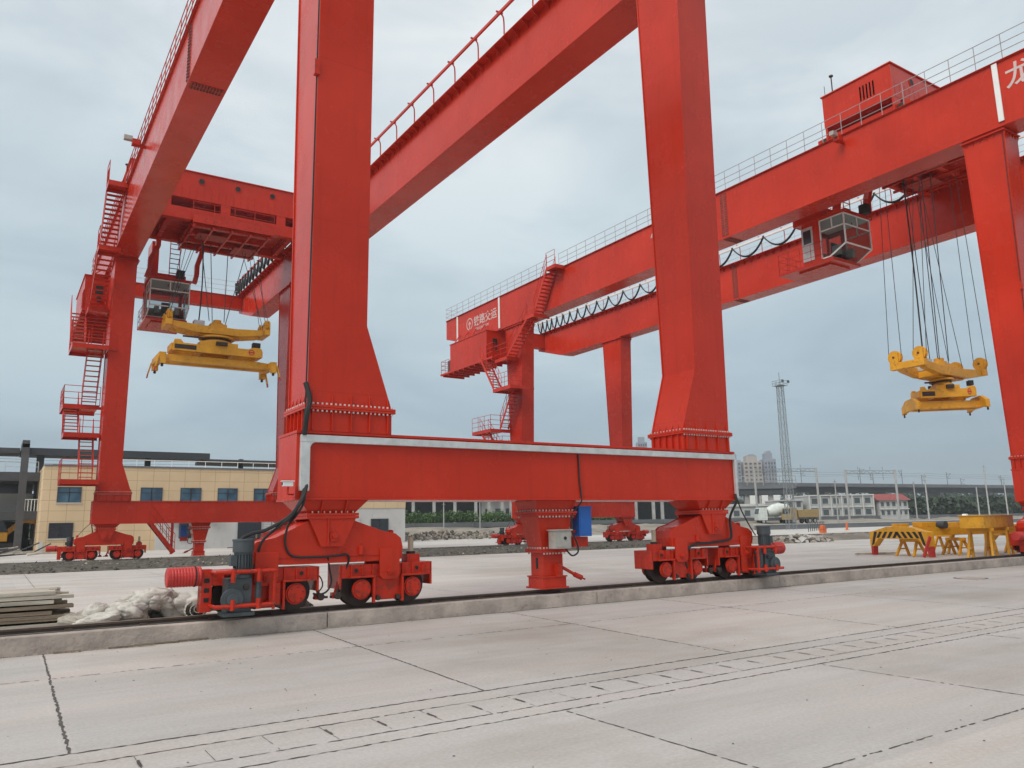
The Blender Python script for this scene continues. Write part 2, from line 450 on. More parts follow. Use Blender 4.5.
# inner yard joints
mb = MB()
for Y in (17.9, 21.7, 25.4, 29.2, 32.9): joint((-20, Y), (80, Y), .02, .204, .5, .35)
for k in range(-3, 20):
    X = 1.1 + 3.9 * k; joint((X, 14.3), (X + .02, 35.5), .018, .204, .5, .3)
struct(mb.build('inner_pavement_joint'))
# grit along the kerb foot and scattered chips
mb = MB()
for k in range(1500):
    X = random.choice((random.uniform(-2, 30), random.gauss(2.1, .7), random.gauss(4.0, 1.2), random.gauss(21.5, 1))); Y = 13.29 - abs(random.gauss(0, .05)) - .01
    r = random.uniform(.005, .02)
    vs = [(X + r * random.uniform(.6, 1.4) * a, Y + r * b, r * .6 * c + .004) for a, b, c in ((1, 0, 0), (-1, 0, 0), (0, 1, 0), (0, -1, 0), (0, 0, 1.2))]
    mb.add(vs, [(0, 2, 4), (2, 1, 4), (1, 3, 4), (3, 0, 4)], M['rubble'] if random.random() < .5 else M['earth'])
for k in range(420):
    X = random.uniform(-1, 26); Y = random.uniform(3.2, 13); r = random.uniform(.004, .012)
    mb.add([(X + r * a, Y + r * b, r * .5 * c + .003) for a, b, c in ((1, 0, 0), (-1, .3, 0), (0, 1, 0), (.2, -1, 0), (0, 0, 1))], [(0, 2, 4), (2, 1, 4), (1, 3, 4), (3, 0, 4)], M['joint'])
struct(mb.build('grit'), 'stuff')
# splintered lath lying along the kerb foot
for (a, b), t in zip((((1.55, 13.16), (2.15, 13.10)), ((1.9, 13.22), (2.5, 13.2)), ((2.45, 13.23), (2.95, 13.25)), ((.85, 13.2), (1.2, 13.14))), ('middle', 'longest', 'rightmost', 'leftmost')):
    mb = MB(); mb.bar((*a, .02), (*b, .022), .035, .018, M['wood2']); tag(mb.build('wood_lath'), 'grey splintered wood lath, %s of those at the kerb foot' % t, 'wood lath', 'laths along the kerb foot')
mb = MB(); mb.lathe((16.95, 9.15, .001), (0, 0, 1), [(0, .42), (.006, .42), (.008, .40)], M['joint'], 28); mb.lathe((16.95, 9.15, .006), (0, 0, 1), [(0, .37), (.006, .36)], M['kerb'], 28)
o = tag(mb.build('manhole_cover'), 'round iron manhole cover set in the concrete front yard', 'manhole cover'); o.location = (5.4, 2.35, 0)

# ------------------------------------------------------------------ gantry crane
YN, YF = -16.41, 16.41          # near / far rail, crane-local
YC = 30.05
def leg(side, yc, h0, h1, zt):
    sx = side; mb = MB()
    def X(v): return sx * v
    # v measured from crane centre outwards: outer 5.275, inner 4.25
    def sec(z, inner, hy, o=5.275): a, b = sorted((X(o), X(inner))); return (z, a, b, yc - hy, yc + hy)
    hy = lambda z: h0 + (h1 - h0) * (z - 3.78) / (16.3 - 3.78)
    mb.loft([sec(3.79, 3.74, hy(3.79)), sec(5.3, 4.25, hy(5.3)), sec(zt, 4.25, hy(zt))], M['red'])
    # flange plates a little proud of the webs, front and back
    for s in (-1, 1):
        def pl(z, inner, e=.025):
            a, b = sorted((X(5.275 + e), X(inner - e))); y = yc + s * hy(z)
            y0, y1 = sorted((y + s * .004, y - s * .03)); return (z, a, b, y0, y1)
        mb.loft([pl(3.79, 3.74), pl(5.3, 4.25), pl(zt, 4.25)], M['red'])
    # base flange, box stub and gussets
    a, b = sorted((X(5.36), X(3.66)))
    mb.box(a, b, yc - h0 - .07, yc + h0 + .07, 3.70, 3.738, M['red']); mb.box(a, b, yc - h0 - .07, yc + h0 + .07, 3.742, 3.79, M['red'])
    a2, b2 = sorted((X(5.30), X(3.72)))
    mb.box(a2, b2, yc - h0 - .01, yc + h0 + .01, 3.33, 3.70, M['red'])
    n = 9
    for s in (-1, 1):
        yy = yc + s * (h0 + .01)
        for k in range(n):
            xx = a2 + (b2 - a2) * (k + .5) / n
            if k % 2 == 0:
                mb.prism([(yy, 3.79), (yy + s * .055, 3.79), (yy + s * .01, 4.02), (yy - s * .04, 4.02)], 'x', xx - .008, xx + .008, M['red'])
                mb.box(xx - .008, xx + .008, min(yy, yy + s * .055), max(yy, yy + s * .055), 3.34, 3.70, M['red'])
        bolts_line(mb, (a + .03, yc + s * (h0 + .045), 3.79), (b - .03, yc + s * (h0 + .045), 3.79), 20, (0, 0, 1))
        bolts_line(mb, (a + .03, yc + s * (h0 + .045), 3.70), (b - .03, yc + s * (h0 + .045), 3.70), 20, (0, 0, -1))
    for e, dirx in ((a, -1), (b, 1)):
        for k in range(5):
            yy = yc - h0 + 2 * h0 * (k + .5) / 5
            x1 = a2 if dirx < 0 else b2
            mb.box(min(x1, x1 + dirx * .055), max(x1, x1 + dirx * .055), yy - .008, yy + .008, 3.34, 3.70, M['red'])
            mb.prism([(x1, 3.79), (x1 + dirx * .055, 3.79), (x1, 3.98)], 'y', yy - .008, yy + .008, M['red'])
        bolts_line(mb, (e - dirx * .03, yc - h0, 3.79), (e - dirx * .03, yc + h0, 3.79), 10, (0, 0, 1))
    # top saddle flange
    a, b = sorted((X(5.40), X(4.12))); hh = hy(zt)
    mb.box(a, b, yc - hh - .07, yc + hh + .07, zt, zt + .05, M['red'])
    for s in (-1, 1):
        for k in range(6):
            xx = a + .1 + (b - a - .2) * k / 5
            mb.prism([(yc + s * hh, zt), (yc + s * (hh + .06), zt), (yc + s * hh, zt - .22)], 'x', xx - .008, xx + .008, M['red'])
    for k in range(6):
        yy = yc - hh + 2 * hh * (k + .5) / 6
        for xx, d in ((X(5.275), sx), (X(4.25), -sx)):
            mb.prism([(xx, zt), (xx + d * .06, zt), (xx, zt - .22)], 'y', yy - .008, yy + .008, M['red'])
    mb.box(a + .04, b - .04, yc - hh, yc + hh, zt + .05, 16.44, M['red'])
    return mb

def girder(side, zt):
    mb = MB(); x0, x1 = side * 4.825 - .59, side * 4.825 + .59
    zb = 16.45; yn, yf = -27.6, 27.6
    # webs and flanges as one box, tapered at the ends
    prof = [(yn, 17.45), (yn, zt), (yf, zt), (yf, 17.45), (yf - 3.2, zb + .05), (yf - 3.5, zb), (yn + 3.5, zb), (yn + 3.2, zb + .05)]
    mb.prism(prof, 'x', x0, x1, M['red'])
    mb.box(x0 - .07, x1 + .07, yn - .02, yf + .02, zt, zt + .03, M['red'])
    mb.box(x0 - .03, x1 + .03, yn + 3.6, yf - 3.6, zb - .03, zb - .002, M['red'])
    # crane rail on the top
    xc = side * 4.825
    mb.box(xc - .05, xc + .05, yn + .5, yf - .5, zt + .03, zt + .15, M['rail'])
    return mb

def splice(side, y, zt):
    mb = MB(); x0, x1 = side * 4.825 - .59, side * 4.825 + .59; zb = 16.45
    mb.box(x0 - .012, x0, y - .22, y + .22, zb + .08, zt - .08, M['splice'])
    mb.box(x0 + .06, x1 - .06, y - .22, y + .22, zb - .045, zb - .031, M['splice'])
    for yy in (-.17, -.08, .08, .17):
        n = 17
        for k in range(n):
            z = zb + .15 + (zt - zb - .3) * k / (n - 1); mb.tube([(x0 - .012, y + yy, z), (x0 - .045, y + yy, z)], .024, M['sbolt'], 5)
        for k in range(10):
            xx = x0 + .14 + (x1 - x0 - .28) * k / 9; mb.tube([(xx, y + yy, zb - .045), (xx, y + yy, zb - .075)], .024, M['sbolt'], 5)
    return mb

def flight(mb, x0, x1, a, b, n, m=None):
    """stairs between (y,z) points a and b, width x0..x1"""
    m = m or M['red']; ya, za = a; yb, zb = b
    for xx in (x0, x1):
        mb.bar((xx, ya, za), (xx, yb, zb), .03, .18, m)
        mb.tube([(xx, ya, za + .95), (xx, yb, zb + .95)], .02, m, 5); mb.tube([(xx, ya, za + .5), (xx, yb, zb + .5)], .016, m, 5)
        for k in range(0, 5):
            t = k / 4; y = ya + (yb - ya) * t; z = za + (zb - za) * t; mb.tube([(xx, y, z), (xx, y, z + .95)], .018, m, 5)
    d = 1 if yb > ya else -1
    for k in range(n):
        t = (k + .5) / n; y = ya + (yb - ya) * t; z = za + (zb - za) * t
        mb.box(x0, x1, y - .12, y + .12, z - .02, z + .012, m)

def side_parts(root):
    """near side: sill beam, pedestals, equalisers, bogies, anchor post (crane-local, y about YN)"""
    parts = []
    y0, y1 = YN - .5, YN + .5
    mb = MB()
    mb.box(-5.455, 5.455, y0, y1, 2.19, 3.28, M['red'])
    mb.box(-5.465, 5.465, y0 - .035, y1 + .035, 2.15, 2.188, M['red']); mb.box(-5.465, 5.465, y0 - .03, y1 + .03, 3.283, 3.33, M['red'])
    for xx in (.64,): mb.box(xx - .006, xx + .006, y0 - .006, y0, 2.19, 3.28, M['redw'])
    for s in (-1, 1):   # pedestals under the sill, with flange, ribs and bolts
        cx = s * 4.745
        mb.loft([(1.93, cx - .42, cx + .42, YN - .36, YN + .36), (2.149, cx - .62, cx + .62, YN - .48, YN + .48)], M['red'])
        mb.box(cx - .47, cx + .47, YN - .43, YN + .43, 1.882, 1.928, M['red']); mb.box(cx - .47, cx + .47, YN - .43, YN + .43, 1.83, 1.878, M['red'])
        for f in (-1, 1):
            bolts_line(mb, (cx - .42, YN + f * .405, 1.928), (cx + .42, YN + f * .405, 1.928), 8, (0, 0, 1), .014, .035)
            for k in (-.22, .22): mb.prism([(YN + f * .36, 1.93), (YN + f * .43, 1.93), (YN + f * .52, 2.149), (YN + f * .47, 2.149)], 'x', cx + k - .012, cx + k + .012, M['red'])
            ya, yb = sorted((YN + f * .37, YN + f * .41))
            mb.prism([(cx - .42, 1.83), (cx + .42, 1.83), (cx + .20, 1.36), (cx - .20, 1.36)], 'y', ya, yb, M['red'])
            mb.prism([(cx - .10, 1.83), (cx - .075, 1.83), (cx - .075, 1.36), (cx - .10, 1.36)], 'y', min(yb * 1, ya) - (.03 if f < 0 else 0), max(ya, yb) + (.03 if f > 0 else 0), M['red'])
            mb.disc((cx + .02, YN + f * .38, 1.54), (0, f, 0), .085, .06, M['redw'], 16); mb.disc((cx + .02, YN + f * .40, 1.54), (0, f, 0), .045, .08, M['redw'], 12)
            mb.box(cx - .04, cx + .1, min(YN + f * .41, YN + f * .445), max(YN + f * .41, YN + f * .445), 1.45, 1.475, M['redw'])
    parts.append(mb.build('sill_beam', root, bevel=.008))
    # galvanised conduit
    mb = MB(); yc = y0 - .045
    mb.box(-5.40, 5.42, yc - .045, yc + .040, 3.13, 3.255, M['galv'])
    mb.box(-5.40, -5.24, yc - .045, yc + .040, 2.30, 3.128, M['galv']); mb.box(5.38, 5.45, yc - .045, yc + .03, 2.2, 3.128, M['galv'])
    mb.prism([(-5.24, 3.13), (-5.24, 3.04), (-5.21, 3.10), (-5.15, 3.13)], 'y', yc - .04, yc + .035, M['galv'])
    parts.append(mb.build('conduit', root, bevel=.006))
    # equalisers
    for s in (-1, 1):
        cx = s * 4.745; mb = MB()
        pl = [(-1.36, 1.10), (-1.40, 1.22), (-1.38, 1.38), (-1.25, 1.46), (-.95, 1.52), (-.38, 1.80), (.38, 1.80), (.95, 1.60), (1.22, 1.54), (1.32, 1.46), (1.36, 1.30), (1.34, 1.10), (.70, 1.075), (-.70, 1.075)]
        if s > 0: pl = [(-a, b) for a, b in pl][::-1]
        mb.prism([(cx + a, b) for a, b in pl], 'y', YN - .24, YN + .24, M['red'])
        mb.prism([(cx + a * 1.008, b + (.012 if b > 1.2 else -.0)) for a, b in pl], 'y', YN - .325, YN - .241, M['red'])
        mb.prism([(cx + a * 1.008, b + (.012 if b > 1.2 else -.0)) for a, b in pl], 'y', YN + .241, YN + .265, M['red'])
        mb.box(cx - 1.30, cx + 1.30, YN - .34, YN - .326, 1.18, 1.195, M['redw'])
        for e in (-1, 1):    # hanger plates down to the bogie pins
            hx = cx + e * 1.10
            for f in (-1, 1):
                ya, yb = sorted((YN + f * .326, YN + f * .37))
                mb.prism([(hx - .19, 1.30), (hx + .19, 1.30), (hx + .19, .82), (hx + .13, .755), (hx - .13, .755), (hx - .19, .82)], 'y', ya, yb, M['red'])
                mb.disc((hx, YN + f * .36, .885), (0, f, 0), .06, .05, M['redw'], 14); mb.disc((hx, YN + f * .39, .885), (0, f, 0), .03, .05, M['redw'], 10)
        mb.tube([(cx - .55 * s, YN - .35, 1.20), (cx - .55 * s, YN - .35, 1.36)], .05, M['red'], 8)
        mb.lathe((cx + 1.27, YN, 1.5), (0, 0, 1), [(0, .06), (.1, .06), (.12, .03)], M['redw'], 8)
        parts.append(mb.build('equalizer_beam', root, bevel=.006))
        # bogies
        for e in (-1, 1):
            bx = cx + e * 1.08; outer = (e == s)
            mb = MB()
            for f in (-1, 1):
                ya, yb = sorted((YN + f * .24, YN + f * .29))
                mb.box(bx - .88, bx + .88, ya, yb, .80, 1.03, M['redw'])
                mb.box(bx - .27, bx + .27, ya, yb, .40, .798, M['redw'])
                for w in (-1, 1):
                    wx = bx + w * .49; yo = YN + f * .29
                    mb.disc((wx, yo - f * .02, .60), (0, f, 0), .175, .05, M['redw'], 22); mb.disc((wx, yo + f * .02, .60), (0, f, 0), .145, .045, M['redw'], 22)
                    for k in range(6): mb.tube([(wx + .115 * math.cos(k * PI / 3 + .3), yo + f * .06, .60 + .115 * math.sin(k * PI / 3 + .3)), (wx + .115 * math.cos(k * PI / 3 + .3), yo + f * .078, .60 + .115 * math.sin(k * PI / 3 + .3))], .014, M['sbolt'], 6)
                    for q in (-w * .215,):
                        mb.box(wx + q - .02, wx + q + .02, min(yo, yo + f * .08), max(yo, yo + f * .08), .36, .80, M['redw'])
                    mb.box(wx - .235, wx + .235, min(yo, yo + f * .09), max(yo, yo + f * .09), .80, .835, M['redw'])
                    for q in (-.2, 0, .2): mb.box(wx + q - .01, wx + q + .01, min(yo, yo + f * .05), max(yo, yo + f * .05), .835, 1.03, M['redw'])
                    mb.disc((wx - w * .30, yo, .44), (0, f, 0), .045, .07, M['steel'], 10); mb.disc((wx + .1 * w, yo, .93), (0, f, 0), .035, .012, M['black'], 10)
            mb.box(bx - .88, bx + .88, YN - .24, YN + .24, .97, 1.025, M['redw'])
            mb.box(bx - .90, bx - .86, YN - .29, YN + .29, .62, 1.03, M['redw']); mb.box(bx + .86, bx + .90, YN - .29, YN + .29, .62, 1.03, M['redw'])
            mb.box(bx - .22, bx + .22, YN - .24, YN + .24, .45, .96, M['redw'])
            # scraper / rail sweeper and hose clamp clutter at the inner end
            ix = bx - e * .93
            mb.cbox((ix, YN - .18, .52), (.14, .12, .10), M['redw']); mb.disc((ix, YN - .26, .52), (0, -1, 0), .06, .08, M['steel'], 12)
            mb.tube([(ix, YN - .18, .56), (ix + e * .06, YN - .18, .78)], .03, M['redw'], 6); mb.tube([(ix - .1, YN - .2, .5), (ix + .16, YN - .2, .5)], .022, M['steel'], 6)
            b = mb.build('bogie', root, bevel=.005)
            parts.append(b)
            for w in (-1, 1):
                wm = MB(); wx = bx + w * .49
                wm.lathe((wx, YN - .10, ZR + .285 + .03), (0, 1, 0), [(0, .20), (0, .315), (.025, .315), (.03, .285), (.17, .285), (.175, .315), (.20, .315), (.20, .20)], M['steel'], 32)
                wm.lathe((wx, YN - .26, .62), (0, 1, 0), [(0, .05), (.52, .05)], M['steel'], 10)
                wm.build('wheel', b, smooth=True)
            if outer:
                mx = bx + e * .52
                g = MB()   # gearbox hanging in front of the outer wheel
                g.box(mx - .19, mx + .19, YN - .66, YN - .34, .40, .92, M['motor'])
                g.disc((mx + e * .12, YN - .66, .60), (0, -1, 0), .17, .06, M['motor'], 18); g.disc((mx + e * .12, YN - .72, .60), (0, -1, 0), .09, .03, M['motor'], 12)
                g.box(mx - .24, mx + .24, YN - .70, YN - .30, .34, .40, M['motor'])
                g.lathe((mx - e * .06, YN - .56, .92), (0, 0, 1), [(0, .15), (.06, .15), (.06, .12), (.12, .12)], M['motor'], 16)
                g.disc((mx - e * .1, YN - .66, .78), (0, -1, 0), .05, .03, M['steel'], 8)
                g.build('gearbox', b, bevel=.008)
                m = MB(); c = (mx - e * .06, YN - .56, 1.02)
                m.lathe(c, (0, 0, 1), [(0, .15), (.04, .15), (.04, .125), (.26, .125), (.26, .14), (.30, .15)], M['motor'], 24)
                for k in range(20):
                    a = 2 * PI * k / 20; m.bar((c[0] + .135 * math.cos(a), c[1] + .135 * math.sin(a), c[2] + .05), (c[0] + .135 * math.cos(a), c[1] + .135 * math.sin(a), c[2] + .26), .012, .03, M['motor'], (math.cos(a), math.sin(a), 0))
                m.lathe((c[0], c[1], c[2] + .30), (0, 0, 1), [(0, .165), (.17, .165), (.17, .175), (.20, .175), (.205, .16)], M['motor'], 24)
                m.cbox((c[0] + e * .16, c[1] - .02, c[2] + .17), (.10, .14, .16), M['motor'])
                m.build('motor', b, smooth=True)
                bf = MB()
                ox = bx + e * .86
                bf.box(min(ox, ox + e * .16), max(ox, ox + e * .16), YN - .30, YN - .06, .40, 1.06, M['redw'])
                for zz in (.55, .7, .85): bf.box(min(ox, ox + e * .16) + .04, max(ox, ox + e * .16) - .04, YN - .303, YN - .30, zz, zz + .07, M['black'])
                for k in range(10):
                    t = ox + e * (.16 + .045 * k); bf.lathe((t, YN - .20, .955), (e, 0, 0), [(0, .145), (.012, .155), (.033, .155), (.045, .145)], M['redfoot'], 20)
                bf.lathe((ox + e * .61, YN - .20, .955), (e, 0, 0), [(0, .15), (.05, .15), (.06, .12)], M['redfoot'], 20)
                bf.lathe((ox + e * .24, YN - .20, .955), (e, 0, 0), [(0, .162), (.02, .162)], M['black'], 20)
                bf.build('buffer', b, smooth=False)
                gd = MB()   # tubular guard round the drive
                for zz in (1.02, .50):
                    gd.tube([(mx + e * .38, YN - .72, zz), (mx - e * .55, YN - .72, zz)], .032, M['redw'], 8)
                    for q in (.36, -.52): gd.tube([(mx + e * q, YN - .72, zz), (mx + e * q, YN - .28, zz)], .028, M['redw'], 8)
                for q in (.12, -.28):
                    gd.tube([(mx + e * q, YN - .73, 1.06), (mx + e * q, YN - .73, .86)], .04, M['redw'], 8); gd.tube([(mx + e * q, YN - .73, .44), (mx + e * q, YN - .73, .6)], .04, M['redw'], 8)
                gd.box(min(mx - e * .54, mx - e * .50), max(mx - e * .54, mx - e * .50), YN - .74, YN - .70, .42, 1.05, M['redw'])
                gd.box(min(mx - e * .54, mx - e * .72), max(mx - e * .54, mx - e * .72), YN - .40, YN - .36, .45, .80, M['redw'])
                gd.tube([(mx - e * .30, YN - .62, 1.0), (mx - e * .30, YN - .62, .5)], .05, M['motor'], 8)
                gd.build('drive_guard', b)
            else:
                lub = MB(); lx = bx - e * .0 + e * .02 - s * .56
                lub.cbox((lx, YN - .05, 1.10), (.26, .24, .15), M['redw']); lub.lathe((lx, YN - .05, 1.175), (0, 0, 1), [(0, .07), (.05, .07), (.05, .052), (.30, .052), (.31, .04)], M['tan'], 14)
                lub.lathe((lx, YN - .05, 1.17), (0, 0, 1), [(0, .085), (.05, .085)], M['black'], 14)
                lub.build('grease_canister', b, smooth=True)
    # anchor post under the middle of the sill
    mb = MB(); cx = .08
    mb.loft([(1.93, cx - .45, cx + .45, YN - .34, YN + .34), (2.148, cx - .52, cx + .52, YN - .40, YN + .40)], M['red'])
    mb.box(cx - .52, cx + .52, YN - .42, YN + .42, 1.882, 1.928, M['red']); mb.box(cx - .50, cx + .50, YN - .40, YN + .40, 1.838, 1.878, M['red'])
    mb.loft([(1.17, cx - .29, cx + .29, YN - .25, YN + .25), (1.836, cx - .44, cx + .44, YN - .33, YN + .33)], M['red'])
    mb.box(cx - .34, cx + .34, YN - .30, YN + .30, 1.132, 1.168, M['red']); mb.box(cx - .34, cx + .34, YN - .30, YN + .30, 1.09, 1.128, M['red'])
    mb.box(cx - .25, cx + .25, YN - .22, YN + .22, .62, 1.089, M['red']); mb.box(cx - .31, cx + .31, YN - .29, YN + .29, .59, .618, M['red'])
    mb.box(cx - .29, cx + .29, YN - .27, YN + .27, .40, .589, M['red']); mb.box(cx - .33, cx + .33, YN - .31, YN + .31, .365, .399, M['red'])
    for f in (-1, 1):
        bolts_line(mb, (cx - .46, YN + f * .375, 1.928), (cx + .46, YN + f * .375, 1.928), 11, (0, 0, 1)); bolts_line(mb, (cx - .46, YN + f * .375, 1.838), (cx + .46, YN + f * .375, 1.838), 11, (0, 0, -1))
        bolts_line(mb, (cx - .3, YN + f * .275, 1.168), (cx + .3, YN + f * .275, 1.168), 8, (0, 0, 1)); bolts_line(mb, (cx - .3, YN + f * .275, 1.09), (cx + .3, YN + f * .275, 1.09), 8, (0, 0, -1))
        bolts_line(mb, (cx + f * .48, YN - .38, 1.928), (cx + f * .48, YN + .38, 1.928), 8, (0, 0, 1)); bolts_line(mb, (cx + f * .315, YN - .27, 1.168), (cx + f * .315, YN + .27, 1.168), 6, (0, 0, 1))
    mb.box(cx - .254, cx - .25, YN - .04, YN + .04, .76, .98, M['black'])
    mb.box(cx + .03, cx + .13, YN - .36, YN - .222, .60, .86, M['redw'])
    mb.tube([(cx + .13, YN - .26, .82), (cx + .50, YN - .30, .62)], .035, M['redw'], 8); mb.tube([(cx + .48, YN - .30, .63), (cx + .66, YN - .32, .55)], .055, M['redw'], 8); mb.tube([(cx + .66, YN - .32, .55), (cx + .74, YN - .33, .515)], .018, M['redw'], 6)
    post = mb.build('anchor_post', root, bevel=.006); parts.append(post)
    mb = MB(); mb.box(-.12, .28, YN - .60, YN - .36, 1.17, 1.53, M['grey']); mb.box(-.15, .31, YN - .63, YN - .34, 1.53, 1.555, M['grey']); mb.box(-.09, .25, YN - .608, YN - .60, 1.20, 1.50, M['grey']); mb.disc((.12, YN - .608, 1.38), (0, -1, 0), .035, .02, M['black'], 8)
    mb.box(0, .06, YN - .36, YN - .25, 1.2, 1.26, M['redw']); mb.box(.2, .26, YN - .36, YN - .25, 1.2, 1.26, M['redw'])
    mb.build('control_box', post, bevel=.008)
    mb = MB(); mb.box(.70, 1.03, YN - .35, YN - .10, 1.40, 2.00, M['blue']); mb.box(.68, 1.05, YN - .37, YN - .08, 2.00, 2.03, M['blue']); mb.box(.73, 1.0, YN - .357, YN - .35, 1.45, 1.95, M['blue']); mb.box(.66, 1.04, YN - .20, YN - .05, 1.18, 1.39, M['redw'])
    mb.bar((.45, YN - .2, 1.80), (.70, YN - .2, 1.80), .05, .05, M['redw']); mb.bar((.38, YN - .2, 1.5), (.70, YN - .2, 1.5), .05, .05, M['redw'])
    mb.build('cable_box', post, bevel=.012)
    # black cables
    mb = MB()
    def cb(pts, r):
        m = MB(); m.tube(smooth_pts(pts), r, M['cable'], 7); parts.append(m.build('power_cable', root, smooth=True))
    yy = y0 - .06
    cb([(-5.33, yy, 2.35), (-5.38, yy - .06, 2.15), (-5.50, yy - .05, 1.95), (-5.62, yy + .05, 1.82), (-5.9, YN - .42, 1.66), (-6.15, YN - .45, 1.60), (-6.33, YN - .52, 1.50), (-6.36, YN - .6, 1.3)], .03)
    cb([(-5.31, yy, 2.35), (-5.40, yy - .05, 2.1), (-5.56, yy - .02, 1.85), (-5.8, YN - .40, 1.62), (-5.95, YN - .36, 1.45), (-6.0, YN - .34, 1.2), (-6.05, YN - .33, 1.05)], .022)
    cb([(-5.28, yy, 2.4), (-5.36, yy - .08, 2.2), (-5.46, yy - .06, 2.0), (-5.50, YN - .42, 1.8)], .035)
    cb([(-5.30, yy, 2.35), (-5.34, yy - .05, 2.1), (-5.44, yy - .02, 1.9), (-5.52, YN - .38, 1.72), (-5.55, YN - .36, 1.42), (-5.42, YN - .36, 1.22), (-5.0, YN - .36, 1.19), (-4.62, YN - .36, 1.20), (-4.50, YN - .36, 1.22), (-4.42, YN - .35, 1.16), (-4.44, YN - .27, .95), (-4.56, YN - .27, .68), (-4.60, YN - .27, .56)], .02)
    cb([(-4.80, YN - .35, 1.19), (-4.75, YN - .28, 1.02), (-4.70, YN - .27, .76), (-4.78, YN - .27, .60), (-4.92, YN - .27, .56), (-5.02, YN - .27, .58)], .016)
    cb([(-5.0, YN - .27, .92), (-4.90, YN - .28, .84), (-4.86, YN - .28, .70), (-4.95, YN - .28, .58)], .012)
    cb([(5.36, yy, 2.3), (5.34, yy - .02, 2.1), (5.30, YN - .40, 1.75), (5.30, YN - .40, 1.35), (5.22, YN - .38, 1.22), (4.6, YN - .36, 1.16), (4.0, YN - .36, 1.12), (3.8, YN - .3, .9), (3.86, YN - .28, .6)], .03)
    cb([(5.40, yy, 2.2), (5.7, YN - .42, 1.9), (6.0, YN - .40, 1.5), (6.05, YN - .5, 1.3)], .016)
    cb([(.60, y0 - .02, 3.12), (.61, y0 - .02, 2.6), (.64, y0 - .03, 2.2), (.62, y0 - .03, 2.10), (.56, y0 + .06, 1.98), (.48, YN - .40, 1.86), (.46, YN - .42, 1.5), (.56, YN - .44, 1.25), (.55, YN - .46, 1.08), (.38, YN - .48, 1.02), (.22, YN - .48, 1.16)], .018)
    mb = MB()
    mb.tube([(-5.47, y0 + .05, 2.24), (-5.60, y0 - .05, 2.24), (-5.60, y0 - .08, 2.36)], .018, M['redw'], 6); mb.box(-5.70, -5.53, y0 - .13, y0 - .05, 2.37, 2.45, M['white']); mb.box(-5.72, -5.51, y0 - .15, y0 - .03, 2.45, 2.462, M['white'])
    mb.disc((-5.70, y0 - .09, 2.41), (-1, 0, 0), .028, .01, M['black'], 10)
    parts.append(mb.build('security_camera', root, bevel=.01))
    return parts

def smooth_pts(pts, n=6):
    P = [Vector(p) for p in pts]; out = []
    for i in range(len(P) - 1):
        p0, p1, p2, p3 = P[max(i - 1, 0)], P[i], P[i + 1], P[min(i + 2, len(P) - 1)]
        for k in range(n):
            t = k / n
            out.append(.5 * ((2 * p1) + (p2 - p0) * t + (2 * p0 - 5 * p1 + 4 * p2 - p3) * t * t + (3 * p1 - p0 - 3 * p2 + p3) * t ** 3))
    out.append(P[-1]); return out

